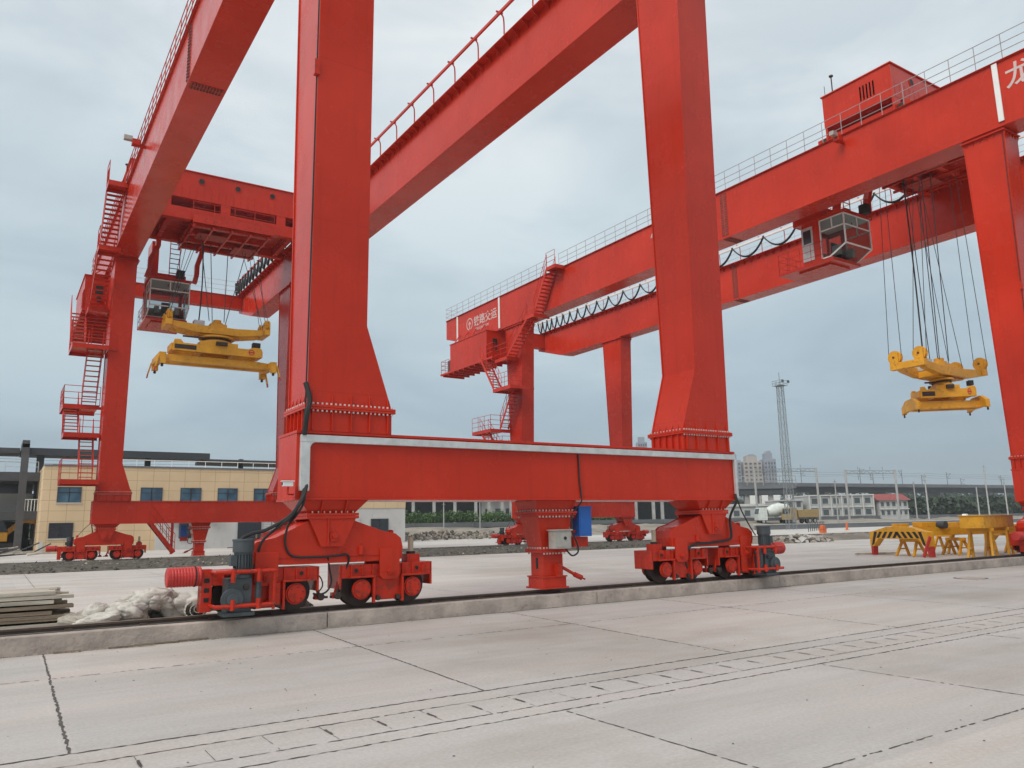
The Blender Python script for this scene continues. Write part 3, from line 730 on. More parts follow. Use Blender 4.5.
def crane(cx, zt, label, festoon, signs, lamp_y, dyf, proto_parts=None):
    root = empty('gantry_crane', (cx, YC, 0), label, 'gantry crane', 'rail mounted gantry cranes')
    # side frames: near built once, the far one is the same turned round
    if proto_parts is None: proto_parts = side_parts(root)
    else: proto_parts = [copy_child(p, root) for p in proto_parts]
    for p in proto_parts: copy_child(p, root, True).location.y += dyf
    for s in (-1, 1):
        leg(s, YN, .53, .77, 16.30).build('leg', root, bevel=.006)
        leg(s, YF + dyf, .58, 1.12, 16.30).build('leg', root, bevel=.006)
    # cable duct up the corner of the near outer leg
    mb = MB(); mb.tube([(-5.36, YN - .55, 3.3), (-5.34, YN - .57, 3.9), (-5.315, YN - .57, 7.0), (-5.315, YN - .70, 16.2)], .014, M['cable'], 6)
    mb.cbox((-5.33, YN - .645, 10.1), (.10, .10, .30), M['redw'])
    mb.tube(smooth_pts([(-5.36, YN - .60, 4.15), (-5.30, YN - .66, 3.85), (-5.34, YN - .66, 3.6), (-5.35, YN - .58, 3.25)]), .045, M['cable'], 7)
    mb.build('cable_duct', root)
    for s in (-1, 1):
        girder(s, zt).build('main_girder', root, bevel=.008)
        if s < 0 or signs: splice(s, -4.2 if not signs else (-3.4 if s < 0 else 4.3), zt).build('splice_plate', root)
    # end tie beams
    for y in (26.9, -26.9):
        mb = MB(); mb.box(-4.18, 4.18, y - .35, y + .35, 17.52, zt - .25, M['red']); mb.box(-4.18, 4.18, y - .40, y + .40, zt - .25, zt - .22, M['red'])
        railing(mb, [(-4.1, y - .38, zt - .22), (4.1, y - .38, zt - .22)], 1.05, 1.1, M['galv'], r=.016)
        mb.build('end_tie_beam', root)
    # outer walkway railing on girder 1 and the festoon track with its bent brackets on girder 2
    mb = MB(); xo = -4.825 - .68
    mb.box(xo - .02, -4.825 - .59, -27.5, 27.5, zt + .032, zt + .05, M['red'])
    railing(mb, [(xo, -27.5, zt + .05), (xo, 11.2, zt + .05)], 1.02, 1.0, M['handrail'] if signs else M['red'], (1, .62, .3), .017); railing(mb, [(xo, 12.9, zt + .05), (xo, 27.5, zt + .05)], 1.02, 1.0, M['handrail'] if signs else M['red'], (1, .62, .3), .017)
    railing(mb, [(xo, 27.5, zt + .05), (-4.2, 27.5, zt + .05)], 1.02, 1.0, M['galv'], (1, .62, .3), .02)
    mb.build('walkway_railing', root)
    mb = MB(); xi = 4.825 - .59
    mb.box(xi - .32, xi, -27.3, 27.3, zt - .10, zt - .07, M['red'])
    y = -27.2
    while y < 27.2:
        mb.prism([(xi, zt - .10), (xi - .30, zt - .10), (xi - .28, zt - .17), (xi - .02, zt - .36), (xi, zt - .36)], 'y', y - .012, y + .012, M['red']); y += .6
    trk = M['white'] if signs else M['red']
    mb.bar((xi - .34, -27.3, zt + .90), (xi - .34, 27.3, zt + .90), .10 if signs else .07, .15 if signs else .11, trk)
    mb.build('cable_walkway', root)
    y = -27.0
    while y < 27.2:
        mb = MB(); mb.tube(smooth_pts([(xi - .10, y, zt - .1), (xi - .10, y, zt + .72), (xi - .16, y, zt + .92), (xi - .30, y, zt + 1.0)], 4), .028, M['red'], 6)
        mb.bar((xi - .42, y, zt + 1.0), (xi - .14, y, zt + 1.0), .05, .05, M['red']); mb.build('festoon_bracket', root); y += 1.8
    if signs: mb = MB(); railing(mb, [(xi + .9, -27.3, zt + .03), (xi + .9, 27.3, zt + .03)], .98, 1.8, M['galv'], (1, .66, .33), .015); mb.build('inner_railing', root)
    mb = MB(); ys = festoon
    for a, b in zip(ys, ys[1:]):
        dpt = min(.95, .80 + .3 / max(.5, abs(b - a)))
        for off in (0, .05):
            pts = []
            for k in range(13):
                t = k / 12; pts.append((xi - .36 - off, a + (b - a) * t, zt + .86 - dpt * (1 - (2 * t - 1) ** 2) * (1 - off)))
            mb.tube(pts, .042, M['cable'], 6)
        mb.cbox((xi - .38, a, zt + .88), (.12, .12, .10), M['black'])
    mb.build('festoon_cable', root, smooth=True)
    # electrical room slung under the far end of girder 1
    mb = MB(); x0, x1 = -6.38, -4.55; ya, yb = 19.45, 25.2
    mb.box(x0, x1, ya, yb, 14.16, 16.36, M['red']); mb.box(x0 - .05, x1 + .05, ya - .05, yb + .05, 16.36, 16.41, M['red'])
    for k in range(1, 6): mb.box(x0 - .004, x0, ya + (yb - ya) * k / 6 - .01, ya + (yb - ya) * k / 6 + .01, 14.2, 16.34, M['redw'])
    mb.box(x0 - .12, x1 + .1, ya - 1.0, yb + 1.5, 14.02, 14.158, M['red'])
    for k in range(10): yy = ya - .9 + k * .85; mb.box(x0 - .1, x1 + .08, yy, yy + .08, 13.86, 14.019, M['redw'])
    for k in range(4):
        yy = ya + .9 + k * 1.35
        mb.bar((x0 + .02, yy, 16.41), (-5.40, yy + .9, 17.35), .06, .06, M['redw'])
    mb.box(x0 + .55, x0 + .95, ya - .03, ya, 15.3, 15.8, M['black']); mb.disc((x0 + .75, ya - .03, 15.0), (0, -1, 0), .16, .05, M['black'], 16)
    rm = mb.build('electrical_room', root, bevel=.008)
    mb = MB(); railing(mb, [(x0 - .08, yb + .05, 14.16), (x0 - .08, yb + 1.4, 14.16), (x1, yb + 1.4, 14.16)], 1.05, .8, M['red']); mb.build('railing', rm)
    mb = MB(); railing(mb, [(x0 - .08, ya - 1, 14.16), (x0 - .08, ya - .05, 14.16)], 1.05, .5, M['red']); railing(mb, [(x0 - .08, ya - 1, 14.16), (-6.25, ya - 1, 14.16)], 1.05, .5, M['red'])
    mb.build('railing', rm)
    mb = MB(); mb.box(x0 + .2, x0 + .9, yb + .1, yb + .8, 14.2, 15.2, M['motor']); mb.build('cooling_unit', rm)
    # stairs up the outer side of the far leg
    fl = [(-6.25, -5.50, (11.6, zt + .05), (13.25, 16.28), 12), (-6.25, -5.50, (14.1, 16.14), (16.8, 13.86), 11), (-6.97, -6.25, (19.45, 14.1), (17.6, 11.5), 11), (-6.2, -5.50, (16.2, 11.45), (18.0, 8.65), 11), (-6.97, -6.25, (19.6, 8.6), (18.0, 6.95), 8), (-6.2, -5.55, (17.9, 6.9), (16.3, 4.45), 10)]
    for (a, b, p, q, n) in fl:
        mb = MB(); flight(mb, a, b, p, q, n); mb.build('stair_flight', root)
    for (a, b, ya, yb, z) in ((-6.30, -5.45, 10.6, 11.6, zt + .03), (-6.30, -5.30, 13.2, 14.15, 16.20), (-6.30, -5.30, 16.8, 18.4, 13.82), (-7.0, -5.30, 15.3, 17.65, 11.42), (-7.05, -5.30, 17.95, 20.6, 8.58), (-7.0, -5.30, 16.5, 18.0, 6.88), (-7.05, -5.30, 15.2, 17.0, 4.36)):
        mb = MB(); mb.box(a, b, ya, yb, z - .05, z, M['red']); mb.box(a - .012, a, ya, yb, z - .22, z + .03, M['red']); mb.box(a, b, ya - .012, ya, z - .22, z + .03, M['red']); mb.box(a, b, yb, yb + .012, z - .22, z + .03, M['red'])
        railing(mb, [(a, ya, z), (a, yb, z)], 1.05, .9, M['red'], (1, .66, .33), .018)
        if z < 12: railing(mb, [(a, ya, z), (b, ya, z)], 1.05, .9, M['red'], (1, .66, .33), .018)
        mb.bar((-5.3, ya + .15, z - .12), (-4.9, ya + .15, z - .12), .10, .14, M['redw'])
        mb.build('landing', root)
    # access stair at the foot of the far side, inboard
    mb = MB(); mb.T = Matrix.Translation((-1.9, YF - .4 + dyf, 0)) @ Matrix.Rotation(PI / 2, 4, 'Z'); flight(mb, -.32, .32, (.85, 2.25), (-.45, .6), 7, M['redw']); mb.T = Matrix.Identity(4)
    mb.tube([(-1.55, YF - .4 + dyf, .5), (-1.55, YF - .4 + dyf, 2.2)], .07, M['redw'], 8); mb.build('access_ladder', root)
    # flood light on a bracket outboard of girder 1
    ly = lamp_y
    mb = MB(); mb.bar((xo + .2, ly, zt - .35), (xo - .35, ly, zt - .35), .12, .12, M['redw']); mb.cbox((xo - .30, ly, zt - .25), (.34, .30, .26), M['redw']); mb.cbox((xo - .62, ly, zt - .10), (.34, .22, .20), M['grey'])
    mb.build('floodlight', root, bevel=.01)
    if signs:
        for y in (-17.22, 19.05, 25.6):
            mb = MB(); mb.box(xo + .02, xo + .08, y - .10, y + .10, 16.55 if y > 0 else 16.6, zt + .0, M['white']); mb.build('white_sign_strip', root, bevel=.01)
        rot = (PI / 2, 0, -PI / 2); xs = -4.825 - .592
        text_mesh('sign_lettering', '铁路交运', .88, M['letter'], root, (xs, 22.95, 17.62), rot, .015, .012)
        text_mesh('sign_small_lettering', 'TIELU JIAOYUN', .30, M['letter'], root, (xs, 22.75, 17.18), rot, .012, .004)
        mb = MB()
        for (r0, r1, n) in ((.50, .42, 32),):
            for k in range(n):
                a, b = 2 * PI * k / n, 2 * PI * (k + 1) / n
                if 3 * PI / 2 - .25 < a < 3 * PI / 2 + .25: continue
                cy, cz = 23.62, 17.92
                mb.prism([(cy - r0 * math.cos(a), cz + r0 * math.sin(a)), (cy - r0 * math.cos(b), cz + r0 * math.sin(b)), (cy - r1 * math.cos(b), cz + r1 * math.sin(b)), (cy - r1 * math.cos(a), cz + r1 * math.sin(a))], 'x', xs - .015, xs + .01, M['letter'])
        cy, cz = 23.62, 17.92
        mb.prism([(cy - .05, cz - .42), (cy + .05, cz - .42), (cy + .05, cz + .1), (cy - .05, cz + .1)], 'x', xs - .015, xs + .01, M['letter'])
        mb.prism([(cy + .22, cz - .02), (cy + .05, cz + .2), (cy - .05, cz + .2), (cy - .22, cz - .02), (cy - .14, cz - .06), (cy, cz + .1), (cy + .14, cz - .06)], 'x', xs - .015, xs + .01, M['letter'])
        mb.build('sign_emblem', root)
        text_mesh('sign_character', '龙', 1.05, M['letter'], root, (xs, -17.52, 17.86), rot, .015, .012)
        mb = MB(); mb.bar((xs - .004, 2.20, 18.27), (xs - .004, 1.85, 18.78), .07, .02, M['letter'], (1, 0, 0)); mb.bar((xs - .004, 2.22, 18.27), (xs - .004, 1.78, 18.36), .07, .02, M['letter'], (1, 0, 0)); mb.build('sign_stroke', root)
    return root, proto_parts

fA = [27.2, 26.6, 26.0, 25.3, 24.6, 23.8, 23.0, 22.2, 21.3, 20.4, 19.5, 18.6, 17.7]
fB = [27.0, 26.3, 25.6, 24.9, 24.1, 23.2, 22.2, 21.1, 19.9, 18.5, 17.0, 15.2, 13.2, 11.0, 8.8, 6.4, 4.0, 1.4, -1.2, -3.8, -6.4, -8.8]
A, pp = crane(9.675, 18.66, 'red gantry crane nearest the camera, its sill beam edged with a silver conduit', fA, False, 5.3, 0)
B, _ = crane(36.70, 19.0, 'red gantry crane further right with white characters on its girder', fB, True, -10.6, .9, pp)

# ------------------------------------------------------------------ trolleys with cabin
def trolley(cx, yt, zt, label):
    root = empty('crane_trolley', (cx, yt, zt), label, 'trolley', 'hoist trolleys riding on the cranes')
    z = lambda v: v - 18.8       # modelled with rail deck at 18.8
    mb = MB()
    for s in (-1, 1):
        mb.box(s * 4.70 - .16, s * 4.70 + .16, -2.3, 2.3, z(19.08), z(19.40), M['red'])
        for w in (-1.9, 1.9): mb.lathe((s * 4.825 - .08, w, z(19.16)), (1, 0, 0), [(0, .20), (.16, .20)], M['steel'], 20)
    for y in (-1.85, 1.85): mb.box(-4.0, 4.0, y - .20, y + .20, z(18.42), z(18.95), M['red']); mb.box(-4.6, 4.6, y - .14, y + .14, z(18.955), z(19.10), M['red'])
    for x in (-3.1, -1.55, .3, 2.1, 3.5): mb.box(x - .12, x + .12, -1.62, 1.62, z(18.45), z(18.90), M['redw'])
    mb.box(-4.0, 4.0, -1.62, 1.62, z(18.905), z(18.94), M['redw'])
    mb.build('trolley_frame', root, bevel=.008)
    mb = MB()
    mb.box(-5.1, 5.1, -1.72, 1.72, z(19.75), z(21.30), M['red']); mb.box(-5.16, 5.16, -1.78, 1.78, z(21.30), z(21.36), M['red'])
    for x in (-4.8, -3.3, -.2, 2.9, 4.8):
        for y in (-1.66, 1.66): mb.box(x - .26, x + .26, y - .05, y + .05, z(19.10), z(19.75), M['red'])
    for k in range(26):
        x = -4.9 + k * .39; mb.box(x - .012, x + .012, -1.735, -1.72, z(19.8), z(20.5), M['redw'])
    for k in range(5):
        for q in (0, 1): yv = -.9 + k * .16 + q * 1.5 * 0; mb.box(-5.115, -5.10, yv, yv + .07, z(20.2), z(20.9), M['black'])
    hs = mb.build('machinery_house', root, bevel=.01)
    for x in (-3.5, -1.55, .4, 2.35, 4.2):
        mb = MB(); mb.lathe((x, -1.72, z(20.85)), (0, -1, 0), [(0, .19), (.03, .19), (.03, .15)], M['redw'], 20); mb.disc((x, -1.752, z(20.85)), (0, -1, 0), .145, .008, M['black'], 18); mb.build('porthole', hs)
    mb = MB(); mb.tube([(-5.0, 1.2, z(21.3)), (-5.0, 1.2, z(22.2))], .03, M['steel'], 6); mb.disc((-5.0, 1.2, z(22.2)), (0, 0, 1), .1, .06, M['steel'], 8); mb.tube([(-5.0, 1.6, z(21.3)), (-5.0, 1.6, z(21.9))], .014, M['steel'], 5); mb.build('antenna', hs)
    # hoist machinery platform slung between the girders
    mb = MB()
    mb.box(-2.0, 2.35, -2.3, -2.26, z(18.25), z(18.72), M['redw']); mb.box(-2.0, 2.35, -2.26, 2.2, z(18.42), z(18.44), M['redw'])
    for y in (-1.9, -.6, .7, 1.9): mb.box(-1.95, 2.3, y - .12, y + .12, z(18.12), z(18.415), M['redw'])
    for x in (-1.9, -.9, .1, 1.1, 2.1): mb.box(x - .05, x + .05, -2.2, 2.2, z(18.04), z(18.16), M['redw'])
    mb.box(-1.5, .1, -1.2, -.2, z(18.06), z(18.11), M['splice']); mb.box(.8, 2.0, .1, 1.4, z(18.06), z(18.11), M['splice'])
    for x in (-1.9, 2.25):
        for y in (-1.85, 1.85): mb.box(x - .08, x + .08, y - .08, y + .08, z(18.44), z(18.92), M['redw'])
    pf = mb.build('hoist_platform', root)
    mb = MB(); railing(mb, [(-2.0, -2.28, z(18.72)), (2.35, -2.28, z(18.72))], .7, 1.05, M['redw'], (1, .5), .014); mb.build('railing', pf)
    # arms carrying the cabin
    mb = MB()
    for (xa, xb, xc) in ((-2.95, -3.3, -3.45), (-.55, -.75, -.85)):
        P = [(xa, 2.5, z(18.95)), (xa, 2.5, z(18.2)), (xb, 2.6, z(17.4)), (xb, 2.6, z(16.85)), (xc, 2.6, z(16.30))]
        for p, q in zip(P, P[1:]): mb.bar(p, q, .26, .30, M['red'], (0, 1, 0))
    mb.box(-3.2, -.3, 2.3, 2.8, z(18.75), z(18.95), M['redw']); mb.build('cabin_arm', root, bevel=.01)
    mb = MB()
    for x in (-2.2, -1.65): mb.tube([(x, 3.0, z(16.0)), (x, 3.0, z(18.9))], .025, M['redw'], 6)
    for k in range(9): mb.tube([(-2.2, 3.0, z(16.25 + .3 * k)), (-1.65, 3.0, z(16.25 + .3 * k))], .025, M['steel'], 6)
    mb.build('ladder', root)
    mb = MB(); mb.box(-3.2, -1.15, 3.6, 5.3, z(16.34), z(16.95), M['red']); mb.box(-3.1, -2.7, 3.7, 5.2, z(16.95), z(18.9), M['redw']); mb.build('cabin_hanger', root, bevel=.01)
    # operator cabin
    z = lambda v: v - 18.5
    x0, x1, ya, yb = -3.25, -1.1, 2.4, 4.75
    mb = MB()
    mb.box(x0, x1, ya, yb, z(15.88), z(15.98), M['red']); mb.box(x0 - .1, x1 + .1, ya - .1, yb + .15, z(15.98), z(16.03), M['red'])
    mb.box(x0, x0 + .05, ya + 1.35, yb, z(13.95), z(15.88), M['red']); mb.box(x1 - .05, x1, ya + 1.35, ya + 1.6, z(13.95), z(15.88), M['red']); mb.box(x1 - .05, x1, ya + 1.6, yb - .05, z(13.95), z(14.75), M['red']); mb.box(x1 - .05, x1, ya + 1.6, yb - .05, z(15.62), z(15.88), M['red']); mb.box(x0, x1, yb - .05, yb, z(13.95), z(14.75), M['red']); mb.box(x0, x1, yb - .05, yb, z(15.62), z(15.88), M['red']); mb.box(x0, x0 + .2, yb - .05, yb, z(14.75), z(15.62), M['red']); mb.box(x1 - .2, x1, yb - .05, yb, z(14.75), z(15.62), M['red'])
    mb.box(x0, x1, ya + .9, yb, z(13.82), z(13.95), M['red']); mb.box(x0 - .05, x1 + .05, ya + .7, yb + 1.6, z(13.68), z(13.815), M['red'])
    mb.box(x0 + .3, x1 - .3, ya + 1.1, yb + .6, z(13.60), z(13.68), M['redw'])
    mb.box(x0 + .06, x1 - .06, ya + .95, yb - .06, z(13.951), z(13.97), M['grey']); mb.box(x0 + .21, x1 - .21, yb - .056, yb - .051, z(13.98), z(14.74), M['grey']); mb.box(x0 + .051, x0 + .056, ya + 1.4, yb - .06, z(13.98), z(15.86), M['grey']); mb.box(x0 + .06, x1 - .06, ya + .06, yb - .06, z(15.86), z(15.878), M['white'])
    cab = mb.build('operator_cabin', root, bevel=.01)
    mb = MB(); g = [(ya, z(15.88)), (ya, z(14.35)), (ya + .9, z(13.9))]
    bar = lambda p, q, w=.06: mb.bar(p, q, w, w, M['white'])
    for xx in (x0 + .02, x1 - .02):
        bar((xx, ya, z(15.88)), (xx, ya, z(14.35))); bar((xx, ya, z(14.35)), (xx, ya + .9, z(13.9))); bar((xx, ya + 1.33, z(15.88)), (xx, ya + 1.33, z(13.9))); bar((xx, ya, z(15.3)), (xx, ya + 1.33, z(15.3))); bar((xx, ya + .9, z(13.9)), (xx, ya + 1.33, z(13.9))); bar((xx, ya, z(15.86)), (xx, ya + 1.33, z(15.86)))
        bar((xx, ya + .66, z(15.86)), (xx, ya + .66, z(15.3)))
    for zz, yy in ((15.86, ya), (15.3, ya), (14.35, ya), (13.9, ya + .9)): bar((x0, yy, z(zz)), (x1, yy, z(zz)))
    bar(((x0 + x1) / 2, ya, z(15.86)), ((x0 + x1) / 2, ya, z(15.3)))
    mb.build('window_frame', cab)
    mb = MB(); t = .012
    mb.add([(x0, ya + .0, z(14.35)), (x1, ya, z(14.35)), (x1, ya, z(15.86)), (x0, ya, z(15.86)), (x0, ya + t, z(14.35)), (x1, ya + t, z(14.35)), (x1, ya + t, z(15.86)), (x0, ya + t, z(15.86))], [(0, 1, 2, 3), (7, 6, 5, 4), (0, 4, 5, 1), (2, 6, 7, 3)], M['glass'])
    mb.add([(x0, ya, z(14.33)), (x1, ya, z(14.33)), (x1, ya + .9, z(13.88)), (x0, ya + .9, z(13.88)), (x0, ya, z(14.345)), (x1, ya, z(14.345)), (x1, ya + .9, z(13.895)), (x0, ya + .9, z(13.895))], [(0, 1, 2, 3), (7, 6, 5, 4)], M['glass'])
    for xx in (x0 + .015, x1 - .027): mb.prism([(ya + .02, z(15.84)), (ya + .02, z(14.37)), (ya + .88, z(13.92)), (ya + 1.3, z(13.92)), (ya + 1.3, z(15.84))], 'x', xx, xx + .012, M['glass'])
    mb.build('window_glass', cab)
    mb = MB(); mb.box(x0 - .03, x0, ya + 1.75, ya + 2.4, z(14.0), z(15.75), M['galv']); mb.box(x0 - .035, x0 - .03, ya + 1.85, ya + 2.3, z(14.9), z(15.6), M['dwin']); mb.build('door', cab)
    mb = MB(); mb.cbox(((x0 + x1) / 2, ya + 1.1, z(14.25)), (.5, .5, .12), M['motor']); mb.cbox(((x0 + x1) / 2, ya + 1.35, z(14.6)), (.45, .10, .6), M['motor']); mb.cbox(((x0 + x1) / 2, ya + 1.15, z(14.07)), (.2, .2, .3), M['black'])
    for q in (-.55, .55): mb.cbox(((x0 + x1) / 2 + q, ya + .85, z(14.3)), (.22, .4, .45), M['grey'])
    mb.build('operator_seat', cab)
    mb = MB(); railing(mb, [(x0 - .03, ya + 1.3, z(13.82)), (x0 - .03 - .0, yb + 1.55, z(13.82)), (x1, yb + 1.55, z(13.82))], 1.0, .7, M['redw'], (1, .66, .33), .014); mb.build('railing', cab)
    mb = MB(); mb.box(-1.9, -1.5, 2.0, 2.4, z(16.03), z(16.5), M['black']); mb.build('air_conditioner', cab)
    return root
trolley(9.675, 44.9, 18.66, 'red hoist trolley with portholed machinery house at the far end of the nearest crane')
trolley(36.70, 18.8, 19.0, 'red hoist trolley with glazed cabin on the crane with white characters')

# ------------------------------------------------------------------ spreaders
def spreader(cx, cy, zh, ztop, ang, label, compact):
    root = empty('container_spreader', (cx, cy, zh), label, 'container spreader', 'container spreaders hanging from the trolleys')
    Y = M['yellow']
    mb = MB()
    # head block: two long side beams pinched at the middle, cross ends with sheave towers
    for s in (-1, 1):
        mb.prism([(-2.44, -.06), (-2.44, .22), (-2.2, .20), (-1.0, .12), (1.0, .12), (2.2, .20), (2.44, .22), (2.44, -.06), (2.3, -.12), (1.2, -.30), (-1.2, -.30), (-2.3, -.12)], 'y', s * .52 - .15, s * .52 + .15, Y)
    for x in (-2.62, 2.62): mb.box(x - .16, x + .16, -.80, .80, -.06, .26, Y)
    for x in (-1.1, 1.1): mb.box(x - .12, x + .12, -.46, .46, -.34, -.04, Y)
    mb.box(-1.1, 1.1, -.46, .46, -.38, -.32, Y); mb.box(-.45, .45, -.46, .46, -.3, .34, Y); mb.lathe((0, 0, .34), (0, 0, 1), [(0, .34), (.12, .34), (.12, .22), (.3, .22)], Y, 16)
    hb_ = mb.build('headblock', root, bevel=.02)
    for x in (-2.62, 2.62):
        for y in (-.58, .58):
            m = MB(); m.lathe((x - .10, y, .52), (1, 0, 0), [(0, .14), (0, .31), (.05, .31), (.07, .26), (.13, .26), (.15, .31), (.20, .31), (.20, .14)], Y, 22)
            m.box(x - .15, x - .12, y - .21, y + .21, .262, .70, Y); m.box(x + .12, x + .15, y - .21, y + .21, .262, .70, Y); m.disc((x - .18, y, .52), (1, 0, 0), .05, .36, M['sbolt'], 10)
            m.build('sheave', hb_)
    mb = MB(); mb.cbox((-.95, .2, .26), (.55, .5, .55), M['galv']); mb.build('cable_basket', hb_)
    # lower part turned about the vertical
    low = Matrix.Rotation(ang, 4, 'Z')
    if compact: low = low @ Matrix.Translation((0, 0, -.05)) @ Matrix.Diagonal((.50, .86, .86, 1))
    mb = MB(); mb.T = low
    mb.lathe((0, 0, -.40), (0, 0, -1), [(0, .95), (.10, .95), (.10, .62), (.28, .62), (.28, .85), (.40, .85)], Y, 30); mb.lathe((0, 0, -.52), (0, 0, -1), [(0, .78), (.06, .78)], M['steel'], 30)
    for x in (-.75, .75): mb.lathe((x, .55, -.62), (0, 0, -1), [(0, .13), (.25, .13)], M['steel'], 12)
    mb.build('slewing_ring', root)
    mb = MB(); mb.T = low
    for s in (-1, 1):
        mb.box(-2.35, 2.35, s * .72 - .13, s * .72 + .13, -1.46, -1.02, Y)
        mb.prism([(-2.35, -1.02), (-2.30, -.84), (-2.0, -.84), (-1.85, -1.02)], 'y', s * .72 - .12, s * .72 + .12, Y); mb.prism([(2.35, -1.02), (2.25, -.90), (1.85, -.90), (1.55, -1.02)], 'y', s * .72 - .12, s * .72 + .12, Y)
    for x in (-2.3, -.9, .9, 2.3): mb.box(x - .14, x + .14, -.6, .6, -1.38, -1.02, Y)
    mb.box(-1.0, 1.0, -.85, .85, -1.02, -.80, Y)
    mb.cbox((2.05, -.6, -.72), (.42, .35, .26), M['black']); mb.tube([(-1.9, -.7, -.62), (-.8, -.7, -.62)], .05, M['steel'], 8); mb.cbox((.1, -.9, -.9), (.6, .3, .2), M['steel'])
    mb.build('spreader_frame', root, bevel=.012)
    mb = MB(); mb.T = low
    for s in (-1, 1):
        mb.prism([(-3.05, -2.0), (-3.05, -1.70), (-2.2, -1.64), (2.2, -1.64), (3.05, -1.70), (3.05, -2.0), (2.4, -2.02), (-2.4, -2.02)], 'y', s * .42 - .14, s * .42 + .14, Y)
    for x in (-2.92, 2.92):
        mb.prism([(-1.22, -2.08), (-1.22, -1.70), (-.55, -1.40), (.55, -1.40), (1.22, -1.70), (1.22, -2.08), (.6, -2.02), (-.6, -2.02)] if compact else [(-1.22, -2.04), (-1.22, -1.70), (1.22, -1.70), (1.22, -2.04)], 'x', x - .17, x + .17, Y)
    beam = mb.build('telescopic_beam', root, bevel=.012)
    for x in (-2.92, 2.92):
        for y in (-1.13, 1.13):
            m = MB(); m.T = low; zl = -2.10 if compact else -2.32; m.box(x - .15, x + .15, y - .13, y + .13, zl, -2.0, Y); m.lathe((x, y, zl), (0, 0, -1), [(0, .07), (.08, .06), (.08, .09), (.16, .05)], M['steel'], 10)
            sgn = 1 if x > 0 else -1
            if not compact: m.bar((x + sgn * .18, y, -1.90), (x + sgn * .34, y * 1.05, -2.55), .22, .06, Y, (sgn, 0, 0)); m.bar((x + sgn * .33, y * 1.05, -2.5), (x + sgn * .37, y * 1.06, -2.75), .16, .06, M['redfoot'], (sgn, 0, 0))
            m.build('twistlock_arm', beam)
    m = MB(); m.T = low
    m.box(-2.3, -1.2, -.866, -.856, -1.36, -1.12, M['steel'])
    m.build('marking_plate', root); m = MB(); m.T = low
    for k in range(16):
        a, b = 2 * PI * k / 16, 2 * PI * (k + 1) / 16; cx_, cz_ = 1.75, -1.2
        m.prism([(cx_ + .17 * math.cos(a), cz_ + .17 * math.sin(a)), (cx_ + .17 * math.cos(b), cz_ + .17 * math.sin(b)), (cx_ + .12 * math.cos(b), cz_ + .12 * math.sin(b)), (cx_ + .12 * math.cos(a), cz_ + .12 * math.sin(a))], 'y', -.862, -.852, M['redfoot'])
    m.box(1.62, 1.88, -.862, -.852, -1.24, -1.16, M['redfoot']); m.build('emblem', root)
    # hoist ropes up to the trolley
    H = ztop - zh
    for x in (-2.62, 2.62):
        for y in (-.58, .58):
            for q in (-.3, .3):
                m = MB(); m.tube([(x, y + q, .6), (x * .62 + q, y * 1.5 + q, H)], .016, M['rope'], 5); m.build('hoist_rope', root)
    for (p, q) in (((-.5, -.3, .5), (-1.3, -.9, H)), ((.5, .3, .5), (1.6, .8, H)), ((-.2, .3, .5), (-.5, .3, H)), ((.3, -.3, .5), (.3, -.5, H))):
        m = MB(); m.tube([p, (Vector(p).lerp(Vector(q), .5)), q], .022, M['rope'], 5); m.build('anti_sway_rope', root)
    m = MB(); P = []
    for k in range(30): t = k / 29; P.append((-.95 + .08 * math.sin(3 * t), .2, .5 + (H - .5) * t))
    m.tube(P, .035, M['cable'], 6); m.build('power_cable', root)
    return root
spreader(9.675, 44.9, 12.75, 17.9, 0, 'yellow spreader hanging level beneath the trolley of the nearest crane', False)
spreader(36.62, 19.1, 8.35, 18.2, math.radians(-42), 'yellow spreader slewed sideways beneath the crane with white characters', True)

# ------------------------------------------------------------------ things lying in the inner yard
def plank_stack():
    root = empty('plank_stack', (-.4, 15.6, .2), 'grey stack of weathered wooden boards behind the kerb at the far left', 'plank stack')
    z = 0
    for j in range(8):
        h = random.uniform(.04, .065); y = -.55
        while y < .5:
            w = random.uniform(.16, .26); xe = 1.52 + random.uniform(-.28, .12); xs = -2.2 + random.uniform(-.2, .2)
            mb = MB(); sag = random.uniform(-.012, .012)
            mb.T = Matrix.Translation((0, y + w / 2, z)) @ Matrix.Rotation(random.uniform(-.008, .008), 4, 'Z') @ Matrix.Rotation(random.uniform(-.004, .004), 4, 'Y')
            mb.box(xs, xe, -w / 2 + .004, w / 2 - .004, 0, h, M['wood'] if random.random() < .68 else M['wood2'])
            mb.build('board', root, bevel=.004); y += w
        z += h + random.choice((.006, .012, .03))
    return root
plank_stack()

